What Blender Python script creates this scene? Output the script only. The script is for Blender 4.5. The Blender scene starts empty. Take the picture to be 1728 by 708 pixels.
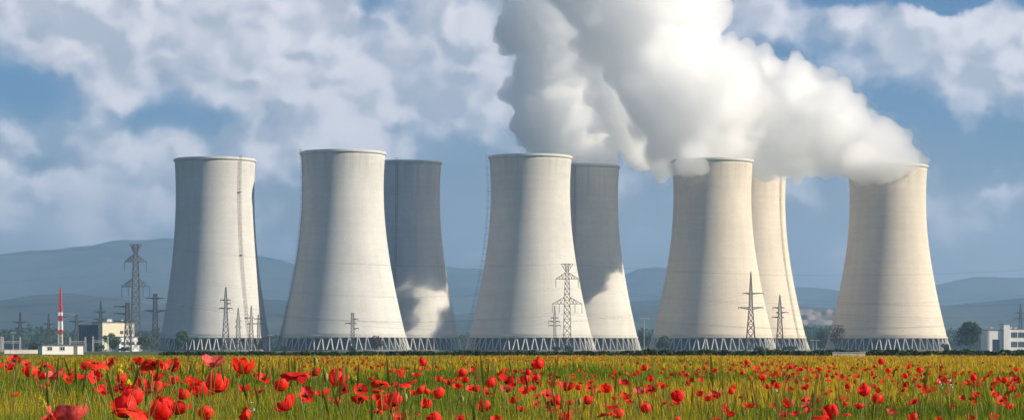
import bpy, bmesh, math, random
import numpy as np
from mathutils import Vector, Matrix, noise as mnoise

rnd = random.Random(7)
R = math.radians
scene = bpy.context.scene
COL = scene.collection

# ------------------------------------------------------------------ camera
F = 4000.0            # focal length in pixels of the 1728 px wide photograph
CZ = 1.3              # eye height
HY = 588.0            # row of the horizon
cam_d = bpy.data.cameras.new('camera')
cam = bpy.data.objects.new('camera', cam_d)
COL.objects.link(cam)
cam.location = (0, 0, CZ)
cam.rotation_euler = (R(90), 0, 0)
cam_d.sensor_width = 36.0
cam_d.lens = 36.0 * F / 1728.0
cam_d.shift_y = (HY - 354.0) / 1728.0
cam_d.clip_start = 0.05
cam_d.clip_end = 40000
scene.camera = cam

# ------------------------------------------------------------------ sun, sky
SUN_AZ = R(14)        # from +X towards the camera
SUN_EL = R(29)
SUN_DIR = Vector((math.cos(SUN_EL) * math.cos(SUN_AZ), -math.cos(SUN_EL) * math.sin(SUN_AZ), math.sin(SUN_EL)))
sd = bpy.data.lights.new('sun', 'SUN')
sd.energy = 5.0
sd.angle = R(0.5)
sd.color = (1.0, 0.875, 0.69)
sun = bpy.data.objects.new('sun', sd)
COL.objects.link(sun)
sun.rotation_euler = (-SUN_DIR).to_track_quat('-Z', 'Y').to_euler()
sun.location = (300, -200, 400)

scene.view_settings.view_transform = 'Standard'
scene.view_settings.look = 'None'
scene.view_settings.exposure = 0.66
scene.view_settings.gamma = 1.0
scene.view_settings.use_curve_mapping = False
scene.render.engine = 'CYCLES'
cy = scene.cycles
cy.use_denoising = True
cy.max_bounces = 32
cy.volume_bounces = 32
cy.transparent_max_bounces = 64
cy.diffuse_bounces = 2
cy.glossy_bounces = 2
cy.use_adaptive_sampling = True
cy.adaptive_threshold = 0.03

SKY_STRENGTH = 0.1
world = bpy.data.worlds.new('World')
scene.world = world
world.use_nodes = True
wt = world.node_tree
for n in list(wt.nodes):
    wt.nodes.remove(n)
class NT:
    """small helper for wiring nodes"""
    def __init__(s, tree):
        s.t = tree
    def new(s, kind, **kw):
        n = s.t.nodes.new(kind)
        for k, v in kw.items():
            setattr(n, k, v)
        return n
    def put(s, sock, v):
        if hasattr(v, 'is_output'):
            s.t.links.new(v, sock)
        elif v is not None:
            if sock.type == 'RGBA' and hasattr(v, '__len__') and len(v) == 3:
                v = (*v, 1)
            sock.default_value = v
    def math(s, op, a, b=None, c=None, clamp=False):
        n = s.new('ShaderNodeMath', operation=op, use_clamp=clamp)
        for i, v in enumerate((a, b, c)):
            if v is not None:
                s.put(n.inputs[i], v)
        return n.outputs[0]
    def vec(s, op, a, b=None, c=None, out=0):
        n = s.new('ShaderNodeVectorMath', operation=op)
        for i, v in enumerate((a, b, c)):
            if v is not None:
                s.put(n.inputs[i], v)
        return n.outputs[out]
    def noise(s, v, scale, detail=4, rough=.5, lac=2.0, dist=0.0):
        n = s.new('ShaderNodeTexNoise')
        if v is not None:
            s.put(n.inputs['Vector'], v)
        n.inputs['Scale'].default_value = scale
        n.inputs['Detail'].default_value = detail
        n.inputs['Roughness'].default_value = rough
        n.inputs['Lacunarity'].default_value = lac
        n.inputs['Distortion'].default_value = dist
        return n
    def ramp(s, v, a, b, lo=0., hi=1., smooth=True):
        n = s.new('ShaderNodeMapRange', interpolation_type='SMOOTHSTEP' if smooth else 'LINEAR')
        s.put(n.inputs['Value'], v)
        n.inputs['From Min'].default_value = a
        n.inputs['From Max'].default_value = b
        n.inputs['To Min'].default_value = lo
        n.inputs['To Max'].default_value = hi
        return n.outputs[0]
    def mix(s, f, a, b, mode='MIX'):
        n = s.new('ShaderNodeMix', data_type='RGBA', blend_type=mode)
        s.put(n.inputs[0], f)
        s.put(n.inputs[6], a)
        s.put(n.inputs[7], b)
        return n.outputs[2]

def build_world():
    w = NT(wt)
    d = w.new('ShaderNodeTexCoord').outputs['Generated']
    sky = w.new('ShaderNodeTexSky', sky_type='NISHITA')
    sky.sun_disc = False
    sky.sun_elevation = SUN_EL
    sky.sun_rotation = R(90) + SUN_AZ
    sky.altitude = 200
    sky.air_density = 1.0
    sky.dust_density = 0.6
    sky.ozone_density = 2.2
    sep = w.new('ShaderNodeSeparateXYZ')
    w.put(sep.inputs[0], d)
    z = sep.outputs[2]
    S = 1.0 / SKY_STRENGTH
    def rgb(r, g, b):
        return (r * S, g * S, b * S, 1)
    # warp the directions a little so that cloud outlines are ragged
    wn = w.noise(d, 40, 4, .55)
    off = w.vec('SUBTRACT', wn.outputs['Color'], (.5, .5, .5))
    dw = w.vec('MULTIPLY_ADD', off, (.026, .026, .026), d)
    # where this sky carries more or less cloud (directions of the cloud banks)
    banks = [(150, 50, 420, 170, .33), (420, 120, 320, 190, .33), (700, 140, 300, 190, .31), (560, 10, 200, 90, .14),
             (60, 330, 350, 140, .42), (300, 320, 240, 90, .16), (860, 60, 300, 160, .32),
             (1520, 80, 340, 95, .30), (1660, 130, 160, 100, .24), (1670, 350, 240, 70, .20), (1250, 30, 200, 60, .16),
             (1640, 0, 280, 34, -.55), (40, 160, 120, 52, -.20), (285, 205, 150, 36, -.22),
             (1600, 240, 170, 55, -.20), (1345, 90, 110, 90, -.14), (645, 30, 70, 60, -.34), (520, 70, 60, 40, -.16), (770, 20, 60, 34, -.16),
             (450, 205, 110, 40, -.16), (90, 280, 70, 34, -.30), (690, 350, 330, 70, -.24)]
    cov = None
    for px, py, rx, ry, wgt in banks:
        c = ((px - 864) / F, 1.0, (HY - py) / F)
        sx, sz = F / rx, F / ry
        v = w.vec('MULTIPLY_ADD', dw, (sx, 0, sz), (-c[0] * sx, 0, -c[2] * sz))
        l = w.vec('LENGTH', v, out=1)
        m = w.ramp(l, 1.25, 0.0, 0.0, wgt)
        cov = m if cov is None else w.math('ADD', cov, m)
    # the banks lie ahead; behind the viewer the same kind of broken cloud goes on
    ahead = w.math('GREATER_THAN', sep.outputs[1], 0.5)
    cov = w.math('MULTIPLY', cov, ahead)
    stretch = w.vec('MULTIPLY', dw, (1.0, 1.0, 1.25))
    def cells(v, scale, sm):
        n = w.new('ShaderNodeTexVoronoi', feature='SMOOTH_F1')
        w.put(n.inputs['Vector'], v)
        n.inputs['Scale'].default_value = scale
        n.inputs['Smoothness'].default_value = sm
        return n.outputs['Distance']
    def height(v, det):
        a = w.noise(v, 16, det, .50, 2.1).outputs[0]
        c1 = cells(v, 46, .8)
        c2 = cells(v, 96, .8)
        h = w.math('MULTIPLY_ADD', c1, -.26, a)
        return w.math('MULTIPLY_ADD', c2, -.09, h)
    L = Vector((SUN_DIR.x, 0, SUN_DIR.z * 1.7)).normalized() * .0075
    h0 = w.math('ADD', height(stretch, 6), .05)
    ha = height(stretch, 2.5)
    h1 = height(w.vec('ADD', stretch, tuple(L)), 2.5)
    t = w.math('ADD', h0, cov)
    dens = w.ramp(t, .37, .70)
    veil = w.ramp(cov, .0, .34, 0, .50)
    dens = w.math('MAXIMUM', dens, veil)
    relief = w.math('SUBTRACT', ha, h1)
    lit = w.ramp(relief, -.10, .09)
    thick = w.ramp(t, .60, 1.0)
    lit2 = w.math('MULTIPLY_ADD', thick, -.10, lit, clamp=True)
    broad = w.noise(d, 11, 3, .5).outputs[0]
    lit2 = w.math('MULTIPLY_ADD', w.math('SUBTRACT', broad, .5), .9, lit2, clamp=True)
    cloud = w.mix(lit2, rgb(.30, .325, .38), rgb(.60, .575, .60))  # sunlit and shaded cloud sides painted into the sky colour
    # clear air: the sky texture, deepened a little
    clear = w.mix(1.0, sky.outputs[0], (0.185, 0.335, .515, 1), 'MULTIPLY')
    # far flat cloud deck low over the horizon, blue grey
    deckn = w.noise(w.vec('MULTIPLY', d, (1, 1, 2.0)), 9, 4, .45).outputs[0]
    deck = w.ramp(z, .115, .030, 0, .94)
    deckc = w.mix(w.ramp(deckn, .36, .64), rgb(.118, .135, .160), rgb(.20, .205, .218))
    base = w.mix(deck, clear, deckc)
    fade = w.ramp(z, .02, .085, .42, 0.94)
    dens = w.math('MULTIPLY', dens, fade)
    out = w.mix(dens, base, cloud)
    bg = w.new('ShaderNodeBackground')
    w.put(bg.inputs[0], out)
    bg.inputs[1].default_value = SKY_STRENGTH
    o = w.new('ShaderNodeOutputWorld')
    wt.links.new(bg.outputs[0], o.inputs[0])
build_world()
world.cycles.sampling_method = 'MANUAL'
world.cycles.sample_map_resolution = 512

# ------------------------------------------------------------------ helpers
def P(px, py, Y):
    """a point of the place: column, row of the photograph and its distance"""
    return Vector(((px - 864.0) / F * Y, Y, CZ + (HY - py) / F * Y))

def tag(o, label=None, cat=None, group=None, kind=None):
    if label: o['label'] = label
    if cat: o['category'] = cat
    if group: o['group'] = group
    if kind: o['kind'] = kind
    return o

def empty(name, loc, label=None, cat=None, group=None, rz=0):
    o = bpy.data.objects.new(name, None)
    o.empty_display_size = .1
    COL.objects.link(o)
    o.location = loc
    o.rotation_euler = (0, 0, rz)
    return tag(o, label, cat, group)

def link(name, mesh, parent=None, loc=(0, 0, 0), rot=(0, 0, 0), scale=(1, 1, 1)):
    o = bpy.data.objects.new(name, mesh)
    COL.objects.link(o)
    o.parent = parent
    o.location = loc
    o.rotation_euler = rot
    o.scale = scale
    return o

class MB:
    def __init__(s):
        s.v = []
        s.f = []
    def add(s, v, f):
        b = len(s.v)
        s.v += [tuple(p) for p in v]
        s.f += [tuple(i + b for i in q) for q in f]
        return s
    def box(s, x0, x1, y0, y1, z0, z1):
        return s.add([(x0, y0, z0), (x1, y0, z0), (x1, y1, z0), (x0, y1, z0), (x0, y0, z1), (x1, y0, z1), (x1, y1, z1), (x0, y1, z1)],
              [(3, 2, 1, 0), (4, 5, 6, 7), (0, 1, 5, 4), (1, 2, 6, 5), (2, 3, 7, 6), (3, 0, 4, 7)])
    def bar(s, a, b, w, w2=None, n=4):
        a, b = Vector(a), Vector(b)
        w2 = w if w2 is None else w2
        d = (b - a).normalized()
        u = d.orthogonal().normalized()
        q = d.cross(u)
        vs = []
        for p, ww in ((a, w), (b, w2)):
            for i in range(n):
                t = 2 * math.pi * (i + .5) / n
                vs.append(p + (u * math.cos(t) + q * math.sin(t)) * ww * .5 * (1.414 if n == 4 else 1))
        fs = [(i, (i + 1) % n, n + (i + 1) % n, n + i) for i in range(n)]
        fs += [tuple(range(n - 1, -1, -1)), tuple(range(n, 2 * n))]
        return s.add(vs, fs)
    def tube(s, pts, w, n=4):
        """polyline tube; w number or list of widths"""
        pts = [Vector(p) for p in pts]
        m = len(pts)
        ws = [w] * m if not hasattr(w, '__len__') else w
        b = len(s.v)
        u = None
        for i, p in enumerate(pts):
            d = (pts[min(i + 1, m - 1)] - pts[max(i - 1, 0)]).normalized()
            u = d.orthogonal().normalized() if u is None else (u - d * u.dot(d)).normalized()
            q = d.cross(u)
            for k in range(n):
                t = 2 * math.pi * k / n
                s.v.append(tuple(p + (u * math.cos(t) + q * math.sin(t)) * ws[i] * .5))
        for i in range(m - 1):
            for k in range(n):
                s.f.append((b + i * n + k, b + i * n + (k + 1) % n, b + (i + 1) * n + (k + 1) % n, b + (i + 1) * n + k))
        s.f.append(tuple(b + k for k in range(n - 1, -1, -1)))
        s.f.append(tuple(b + (m - 1) * n + k for k in range(n)))
        return s
    def lathe(s, prof, n=96, closed=False):
        b = len(s.v)
        m = len(prof)
        for r, z in prof:
            for k in range(n):
                t = 2 * math.pi * k / n
                s.v.append((r * math.cos(t), r * math.sin(t), z))
        for i in range(m if closed else m - 1):
            j = (i + 1) % m
            for k in range(n):
                s.f.append((b + i * n + k, b + i * n + (k + 1) % n, b + j * n + (k + 1) % n, b + j * n + k))
        return s
    def mesh(s, name, mat, smooth=False):
        me = bpy.data.meshes.new(name)
        me.from_pydata(s.v, [], s.f)
        me.materials.append(mat)
        if smooth:
            me.polygons.foreach_set('use_smooth', [True] * len(me.polygons))
        me.update()
        return me
    def obj(s, name, mat, parent=None, smooth=False, **kw):
        return link(name, s.mesh(name, mat, smooth), parent, **kw)

# ------------------------------------------------------------------ materials
def mat(name, col, rough=.8, var=0.0, scale=1.0, bump=0.0, metal=0.0, coord='Object', spec=.3):
    m = bpy.data.materials.new(name)
    m.use_nodes = True
    t = NT(m.node_tree)
    b = m.node_tree.nodes['Principled BSDF']
    b.inputs['Roughness'].default_value = rough
    b.inputs['Metallic'].default_value = metal
    b.inputs['Specular IOR Level'].default_value = spec
    b.inputs['Base Color'].default_value = (*col, 1)
    if var or bump:
        tc = t.new('ShaderNodeTexCoord').outputs[coord]
        n = t.noise(tc, scale, 5, .6).outputs[0]
        if var:
            f = t.ramp(n, .25, .75, 1 - var, 1 + var, smooth=False)
            t.put(b.inputs['Base Color'], t.mix(1.0, (*col, 1), f, 'MULTIPLY'))
        if bump:
            bn = t.new('ShaderNodeBump')
            bn.inputs['Strength'].default_value = bump
            t.put(bn.inputs['Height'], n)
            t.put(b.inputs['Normal'], bn.outputs[0])
    return m

def concrete(name, col, seed):
    m = bpy.data.materials.new(name)
    m.use_nodes = True
    t = NT(m.node_tree)
    b = m.node_tree.nodes['Principled BSDF']
    b.inputs['Roughness'].default_value = .9
    b.inputs['Specular IOR Level'].default_value = .15
    tc = t.new('ShaderNodeTexCoord').outputs['Object']
    sp = t.new('ShaderNodeSeparateXYZ')
    t.put(sp.inputs[0], tc)
    x, y, z = sp.outputs
    ang = t.math('ARCTAN2', y, x)
    uv = t.new('ShaderNodeCombineXYZ')
    t.put(uv.inputs[0], t.math('MULTIPLY', ang, 26.0))
    t.put(uv.inputs[1], z)
    uv.inputs[2].default_value = seed
    uv = uv.outputs[0]
    # poured lifts: courses of formwork, each a slightly different batch
    br = t.new('ShaderNodeTexBrick')
    t.put(br.inputs['Vector'], uv)
    br.inputs['Scale'].default_value = 1.0
    br.inputs['Brick Width'].default_value = 4.2
    br.inputs['Row Height'].default_value = 1.5
    br.inputs['Mortar Size'].default_value = .09
    br.inputs['Mortar Smooth'].default_value = .3
    br.offset = .5
    br.inputs['Color1'].default_value = (.955, .955, .955, 1)
    br.inputs['Color2'].default_value = (1, 1, 1, 1)
    br.inputs['Mortar'].default_value = (.86, .86, .86, 1)
    big = t.noise(t.vec('MULTIPLY', uv, (.05, .03, 1)), 1.0, 5, .6).outputs[0]
    streak = t.noise(t.vec('MULTIPLY', uv, (.35, .012, 1)), 1.0, 4, .6).outputs[0]
    fine = t.noise(tc, 1.3, 5, .65).outputs[0]
    # soot and damp run down from the mouth
    topz = t.ramp(z, 88, 122, 0, 1)
    run = t.math('MULTIPLY', topz, t.ramp(streak, .42, .62))
    c = t.mix(1.0, (*col, 1), br.outputs['Color'], 'MULTIPLY')
    c = t.mix(1.0, c, t.ramp(big, .3, .7, .90, 1.06, False), 'MULTIPLY')
    c = t.mix(1.0, c, t.ramp(streak, .3, .7, .955, 1.035, False), 'MULTIPLY')
    ring = t.noise(t.vec('MULTIPLY', uv, (.004, .30, 1)), 1.0, 3, .6).outputs[0]
    c = t.mix(1.0, c, t.ramp(ring, .3, .7, .955, 1.035, False), 'MULTIPLY')
    c = t.mix(1.0, c, t.ramp(fine, .3, .7, .93, 1.06, False), 'MULTIPLY')
    c = t.mix(t.math('MULTIPLY', run, .30), c, (.22, .20, .17, 1))
    t.put(b.inputs['Base Color'], c)
    bn = t.new('ShaderNodeBump')
    bn.inputs['Strength'].default_value = .25
    bn.inputs['Distance'].default_value = .2
    t.put(bn.inputs['Height'], t.math('MULTIPLY_ADD', fine, .3, br.outputs['Color']))
    t.put(b.inputs['Normal'], bn.outputs[0])
    return m

def leaf_mat(name, c1, c2, trans=.35, scale=.4):
    m = bpy.data.materials.new(name)
    m.use_nodes = True
    t = NT(m.node_tree)
    for n in list(m.node_tree.nodes):
        m.node_tree.nodes.remove(n)
    tc = t.new('ShaderNodeTexCoord').outputs['Object']
    n = t.noise(tc, scale, 3, .6).outputs[0]
    col = t.mix(t.ramp(n, .35, .65), (*c1, 1), (*c2, 1))
    d = t.new('ShaderNodeBsdfDiffuse')
    tr = t.new('ShaderNodeBsdfTranslucent')
    t.put(d.inputs[0], col)
    t.put(tr.inputs[0], col)
    mx = t.new('ShaderNodeMixShader')
    mx.inputs[0].default_value = trans
    m.node_tree.links.new(d.outputs[0], mx.inputs[1])
    m.node_tree.links.new(tr.outputs[0], mx.inputs[2])
    o = t.new('ShaderNodeOutputMaterial')
    m.node_tree.links.new(mx.outputs[0], o.inputs[0])
    return m

def attr_leaf(name, trans=.35, gain=1.0):
    """blades coloured by the plant they belong to"""
    m = bpy.data.materials.new(name)
    m.use_nodes = True
    t = NT(m.node_tree)
    for n in list(m.node_tree.nodes):
        m.node_tree.nodes.remove(n)
    a = t.new('ShaderNodeAttribute', attribute_name='tint')
    d = t.new('ShaderNodeBsdfDiffuse')
    tr = t.new('ShaderNodeBsdfTranslucent')
    t.put(d.inputs[0], a.outputs['Color'])
    t.put(tr.inputs[0], a.outputs['Color'])
    mx = t.new('ShaderNodeMixShader')
    mx.inputs[0].default_value = trans
    m.node_tree.links.new(d.outputs[0], mx.inputs[1])
    m.node_tree.links.new(tr.outputs[0], mx.inputs[2])
    o = t.new('ShaderNodeOutputMaterial')
    m.node_tree.links.new(mx.outputs[0], o.inputs[0])
    return m

def petal_mat(name, col, edge):
    m = bpy.data.materials.new(name)
    m.use_nodes = True
    t = NT(m.node_tree)
    for n in list(m.node_tree.nodes):
        m.node_tree.nodes.remove(n)
    tc = t.new('ShaderNodeTexCoord').outputs['Object']
    n = t.noise(t.vec('MULTIPLY', tc, (9, 9, 2.5)), 1.6, 4, .6).outputs[0]
    c = t.mix(t.ramp(n, .35, .7), (*col, 1), (*edge, 1))
    # dark blotch of the petal's foot
    l = t.vec('LENGTH', tc, out=1)
    c = t.mix(t.ramp(l, .16, .08), c, (.03, .004, .006, 1))
    d = t.new('ShaderNodeBsdfPrincipled')
    t.put(d.inputs['Base Color'], c)
    d.inputs['Roughness'].default_value = .55
    d.inputs['Specular IOR Level'].default_value = .25
    tr = t.new('ShaderNodeBsdfTranslucent')
    t.put(tr.inputs[0], c)
    mx = t.new('ShaderNodeMixShader')
    mx.inputs[0].default_value = .5
    m.node_tree.links.new(d.outputs[0], mx.inputs[1])
    m.node_tree.links.new(tr.outputs[0], mx.inputs[2])
    o = t.new('ShaderNodeOutputMaterial')
    m.node_tree.links.new(mx.outputs[0], o.inputs[0])
    return m

M = dict(
    steel=mat('galvanised_steel', (.10, .105, .11), .6, .25, 2, 0, .3),
    dark_steel=mat('dark_painted_steel', (.05, .052, .058), .6, .2, 2, 0, .2),
    pale_steel=mat('pale_steel', (.5, .5, .48), .5, .15, 2),
    ceramic=mat('insulator_glass', (.05, .04, .04), .3, .1, 3),
    red=mat('red_mast_paint', (.42, .025, .03), .55, .2, 2),
    white=mat('white_mast_paint', (.72, .72, .70), .55, .12, 2),
    column=mat('column_concrete', (.46, .445, .41), .9, .14, .8, .1),
    fill=mat('dark_fill_slats', (.035, .045, .065), .9, .3, .4),
    basin=mat('basin_concrete', (.16, .16, .155), .9, .2, .5, .1),
    cream=mat('cream_render', (.66, .60, .44), .9, .08, .4),
    whitewall=mat('white_render', (.72, .72, .70), .85, .07, .4),
    shedblue=mat('slate_blue_cladding', (.045, .06, .085), .6, .2, .4),
    glass=mat('dark_glazing', (.02, .03, .045), .15, .1, .6, spec=.6),
    roof=mat('grey_roofing', (.14, .14, .14), .9, .2, .4),
    bark=mat('bark', (.06, .045, .035), .95, .3, 2, .3),
    stem=mat('poppy_stem', (.17, .21, .05), .7, .25, 12),
    pod=mat('poppy_seed_head', (.06, .08, .03), .7, .3, 20),
    stamen=mat('stamens', (.012, .009, .014), .8, .3, 20),
    wire=mat('conductor', (.06, .06, .065), .6, .1, 1, 0, .4),
    rust=mat('rusty_grating', (.10, .075, .06), .85, .3, 2),
    palestone=mat('pale_stone', (.62, .58, .50), .9, .2, .5),
)

# ------------------------------------------------------------------ ground and hills
FIELD_END = 268.0
def sstep(t):
    t = max(0.0, min(1.0, t))
    return t * t * (3 - 2 * t)
def gz(x, y):
    """the field falls gently away from the viewer's bank, which is higher on the left"""
    bank = .54 - .28 * sstep((x + 1.6) / 2.8)
    return bank * (1 - sstep((y - 3) / 37)) + .03 * math.sin(x * .9 + y * .23) * (1 - sstep((y - 30) / 60))

def ground_material():
    m = bpy.data.materials.new('field_and_pasture')
    m.use_nodes = True
    t = NT(m.node_tree)
    b = m.node_tree.nodes['Principled BSDF']
    b.inputs['Roughness'].default_value = .95
    b.inputs['Specular IOR Level'].default_value = .1
    tc = t.new('ShaderNodeTexCoord').outputs['Object']
    sp = t.new('ShaderNodeSeparateXYZ')
    t.put(sp.inputs[0], tc)
    n1 = t.noise(tc, .9, 6, .65).outputs[0]
    n2 = t.noise(tc, .02, 5, .6).outputs[0]
    field = t.mix(t.ramp(n1, .35, .65), (.055, .07, .018, 1), (.10, .095, .03, 1))
    past = t.mix(t.ramp(n2, .35, .65), (.045, .075, .02, 1), (.11, .115, .04, 1))
    f = t.ramp(sp.outputs[1], FIELD_END - 2, FIELD_END + 2)
    t.put(b.inputs['Base Color'], t.mix(f, field, past))
    return m

def build_ground():
    ys = [-40 + 1.5 * i for i in range(50)] + [38, 45, 55, 70, 90, 120, 160, 220, 300, 420, 600, 900, 1300, 1800, 2600, 4000, 6000, 8500, 10600]
    xs = [-5600, -3000, -1500, -700, -300, -150, -80] + [-40 + 1 * i for i in range(81)] + [80, 150, 300, 700, 1500, 3000, 5600]
    v, f = [], []
    for y in ys:
        for x in xs:
            v.append((x, y, gz(x, y)))
    nx = len(xs)
    for j in range(len(ys) - 1):
        for i in range(nx - 1):
            f.append((j * nx + i, j * nx + i + 1, (j + 1) * nx + i + 1, (j + 1) * nx + i))
    me = bpy.data.meshes.new('ground')
    me.from_pydata(v, [], f)
    me.materials.append(ground_material())
    me.polygons.foreach_set('use_smooth', [True] * len(f))
    o = link('ground', me)
    tag(o, kind='structure')
build_ground()

def hill_material():
    m = bpy.data.materials.new('wooded_hill')
    m.use_nodes = True
    t = NT(m.node_tree)
    b = m.node_tree.nodes['Principled BSDF']
    b.inputs['Roughness'].default_value = 1
    b.inputs['Specular IOR Level'].default_value = 0
    tc = t.new('ShaderNodeTexCoord').outputs['Object']
    n1 = t.noise(tc, .0028, 6, .6).outputs[0]
    n2 = t.noise(tc, .02, 5, .6).outputs[0]
    c = t.mix(t.ramp(n1, .42, .58), (.022, .034, .022, 1), (.055, .062, .04, 1))
    c = t.mix(1, c, t.ramp(n2, .3, .7, .7, 1.3, False), 'MULTIPLY')
    t.put(b.inputs['Base Color'], c)
    return m
HILLM = hill_material()

def build_range(name, Yr, front, back, ridge, seed, rough):
    """a real ridge: its crest runs at distance Yr, its flank falls to the plain in front"""
    px0, px1 = -420, 2150
    n, m = 260, 26
    rp = [p[0] for p in ridge]
    rh = [p[1] for p in ridge]
    v, f = [], []
    for j in range(m):
        t = j / (m - 1)
        for i in range(n):
            px = px0 + (px1 - px0) * i / (n - 1)
            hy = float(np.interp(px, rp, rh))
            H = CZ + (HY - hy) / F * Yr
            x = (px - 864) / F * Yr
            if t < .8:
                k = t / .8
                y = Yr - front * (1 - k)
                h = H * (k ** 1.35)
            else:
                k = (t - .8) / .2
                y = Yr + back * k
                h = H * (1 - k) ** 1.2
            e = mnoise.fractal(Vector((x * .0011 + seed, y * .0011, seed)), 1.0, 2.1, 5)
            e2 = mnoise.fractal(Vector((x * .009 + seed, y * .009, seed)), 1.0, 2.1, 3)
            shape = math.sin(min(1, max(0, t / .8)) * math.pi * .62) if t < .8 else (1 - k)
            h += shape * (e * rough + e2 * rough * .07)
            if j in (0, m - 1):
                h = -.5
            v.append((x, y, max(h, -.5)))
    for j in range(m - 1):
        for i in range(n - 1):
            f.append((j * n + i, j * n + i + 1, (j + 1) * n + i + 1, (j + 1) * n + i))
    me = bpy.data.meshes.new(name)
    me.from_pydata(v, [], f)
    me.materials.append(HILLM)
    me.polygons.foreach_set('use_smooth', [True] * len(f))
    o = link(name, me)
    tag(o, kind='structure')
    return o

build_range('hills', 8800, 2600, 1200, [(-420, 440), (0, 432), (100, 427), (160, 413), (215, 398), (265, 392), (310, 393), (360, 404), (430, 430), (480, 442), (520, 452),
    (620, 450), (720, 440), (780, 444), (840, 452), (960, 470), (1040, 468), (1080, 455), (1115, 451), (1180, 462), (1260, 484), (1350, 490), (1420, 488),
    (1520, 480), (1600, 474), (1650, 471), (1728, 476), (1900, 470), (2150, 480)], 3.1, 46)
build_range('hills', 5600, 1500, 700, [(-420, 520), (0, 508), (120, 500), (260, 516), (400, 505), (520, 512), (760, 528), (900, 520), (1060, 505), (1180, 500), (1330, 512), (1400, 514),
    (1600, 512), (1728, 500), (2150, 510)], 9.4, 24)

def build_quarry():
    """terraced pale quarry face cut into the nearer hill"""
    Y = 4050
    o = MB()
    lv = [(546, 539, 0), (538, 531, 16), (530, 523, 32)]
    for i, (a, b, back) in enumerate(lv):
        n = 26
        v, f = [], []
        for k in range(n):
            px = 1338 + (1424 - 1338) * k / (n - 1)
            top = b + 5 * mnoise.noise(Vector((px * .09, i * 5.3, 1)))
            if k in (0, n - 1):
                top = a - 1
            p0, p1 = P(px, a + 1.2, Y + back), P(px, top, Y + back + 6)
            p2 = P(px, top, Y + back + 30)
            j = 14 * mnoise.noise(Vector((px * .07, i * 3.1, 7)))
            v += [(p0.x, p0.y + j, p0.z), (p1.x, p1.y + j, p1.z), (p2.x, p2.y, p2.z)]
        for k in range(n - 1):
            f += [(3 * k, 3 * k + 3, 3 * k + 4, 3 * k + 1), (3 * k + 1, 3 * k + 4, 3 * k + 5, 3 * k + 2)]
        o.add(v, f)
    ob = o.obj('quarry', mat('quarry_rock', (.21, .165, .14), .95, .35, .02, .0), None, True)
    tag(ob, kind='structure')
build_quarry()

# ------------------------------------------------------------------ cooling towers
R0, ZT, BB = 24.5, 98.0, 75.5
def rad(z):
    return R0 * math.sqrt(1 + ((z - ZT) / BB) ** 2)
LEGZ = 8.4
NLEG = 44
def tower_meshes(cm, tall, slim=1.0, BB=BB):
    """shell, rim, legs of one tower; tall = its height, slim narrows it"""
    k = tall / 120.0
    rad = lambda z: slim * R0 * math.sqrt(1 + ((z - ZT) / BB) ** 2)
    prof = []
    zs = [LEGZ + (119.0 - LEGZ) * i / 46 for i in range(47)]
    for z in zs:
        prof.append((rad(z) * k, z * k))
    inner = [((rad(z) - .75) * k, z * k) for z in zs[::-2]]
    shell = MB().lathe(prof + inner, 128, True).mesh('shell', cm, True)
    rt = rad(119) * k
    rim = MB().lathe([(rt - .9, 118.2 * k), (rt + .35, 118.2 * k), (rt + .75, 118.7 * k), (rt + .75, 119.7 * k), (rt + .25, 119.75 * k), (rt + .2, 120.0 * k), (rt - .5, 120.0 * k), (rt - .9, 119.6 * k)], 128, True).mesh('rim', M['rimc'], False)
    rb = rad(LEGZ) * k
    ring = MB().lathe([(rb - 1.0, (LEGZ - .25) * k), (rb + .4, (LEGZ - .25) * k), (rb + .4, (LEGZ + .75) * k), (rb - 1.0, (LEGZ + .75) * k)], 128, True).mesh('ring_beam', cm, False)
    step = 2 * math.pi / NLEG
    legs = []
    for s in (-1, 1):
        b = MB()
        r1, r2 = (rad(0) + .3) * k, (rad(LEGZ) - .3) * k
        a1, a2 = s * step * .36, s * step * .045
        b.bar((r1 * math.cos(a1), r1 * math.sin(a1), .1), (r2 * math.cos(a2), r2 * math.sin(a2), (LEGZ - .1) * k), .58 * k, .5 * k)
        legs.append(b.mesh('leg', M['column'], False))
    f = MB()
    rf = (rad(0) - 6.5) * k
    f.lathe([(rf, .3), (rf, (LEGZ - .9) * k), (rf - .4, (LEGZ - .9) * k), (rf - .4, .3)], 96, True)
    for q in range(5):
        z = (1.2 + q * 1.35) * k
        f.lathe([(rf + .1, z), (rf + .55, z - .12), (rf + .55, z - .3), (rf + .1, z - .18)], 96, True)
    fill = f.mesh('fill_pack', M['fill'], False)
    rb2 = (rad(0) + 1.6) * k
    basin = MB().lathe([(rb2 - 3.5, .0), (rb2, .0), (rb2, .85), (rb2 - .4, .85), (rb2 - .4, .3), (rb2 - 3.5, .3)], 128, True).mesh('basin', M['basin'], False)
    return shell, rim, ring, legs, fill, basin

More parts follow.
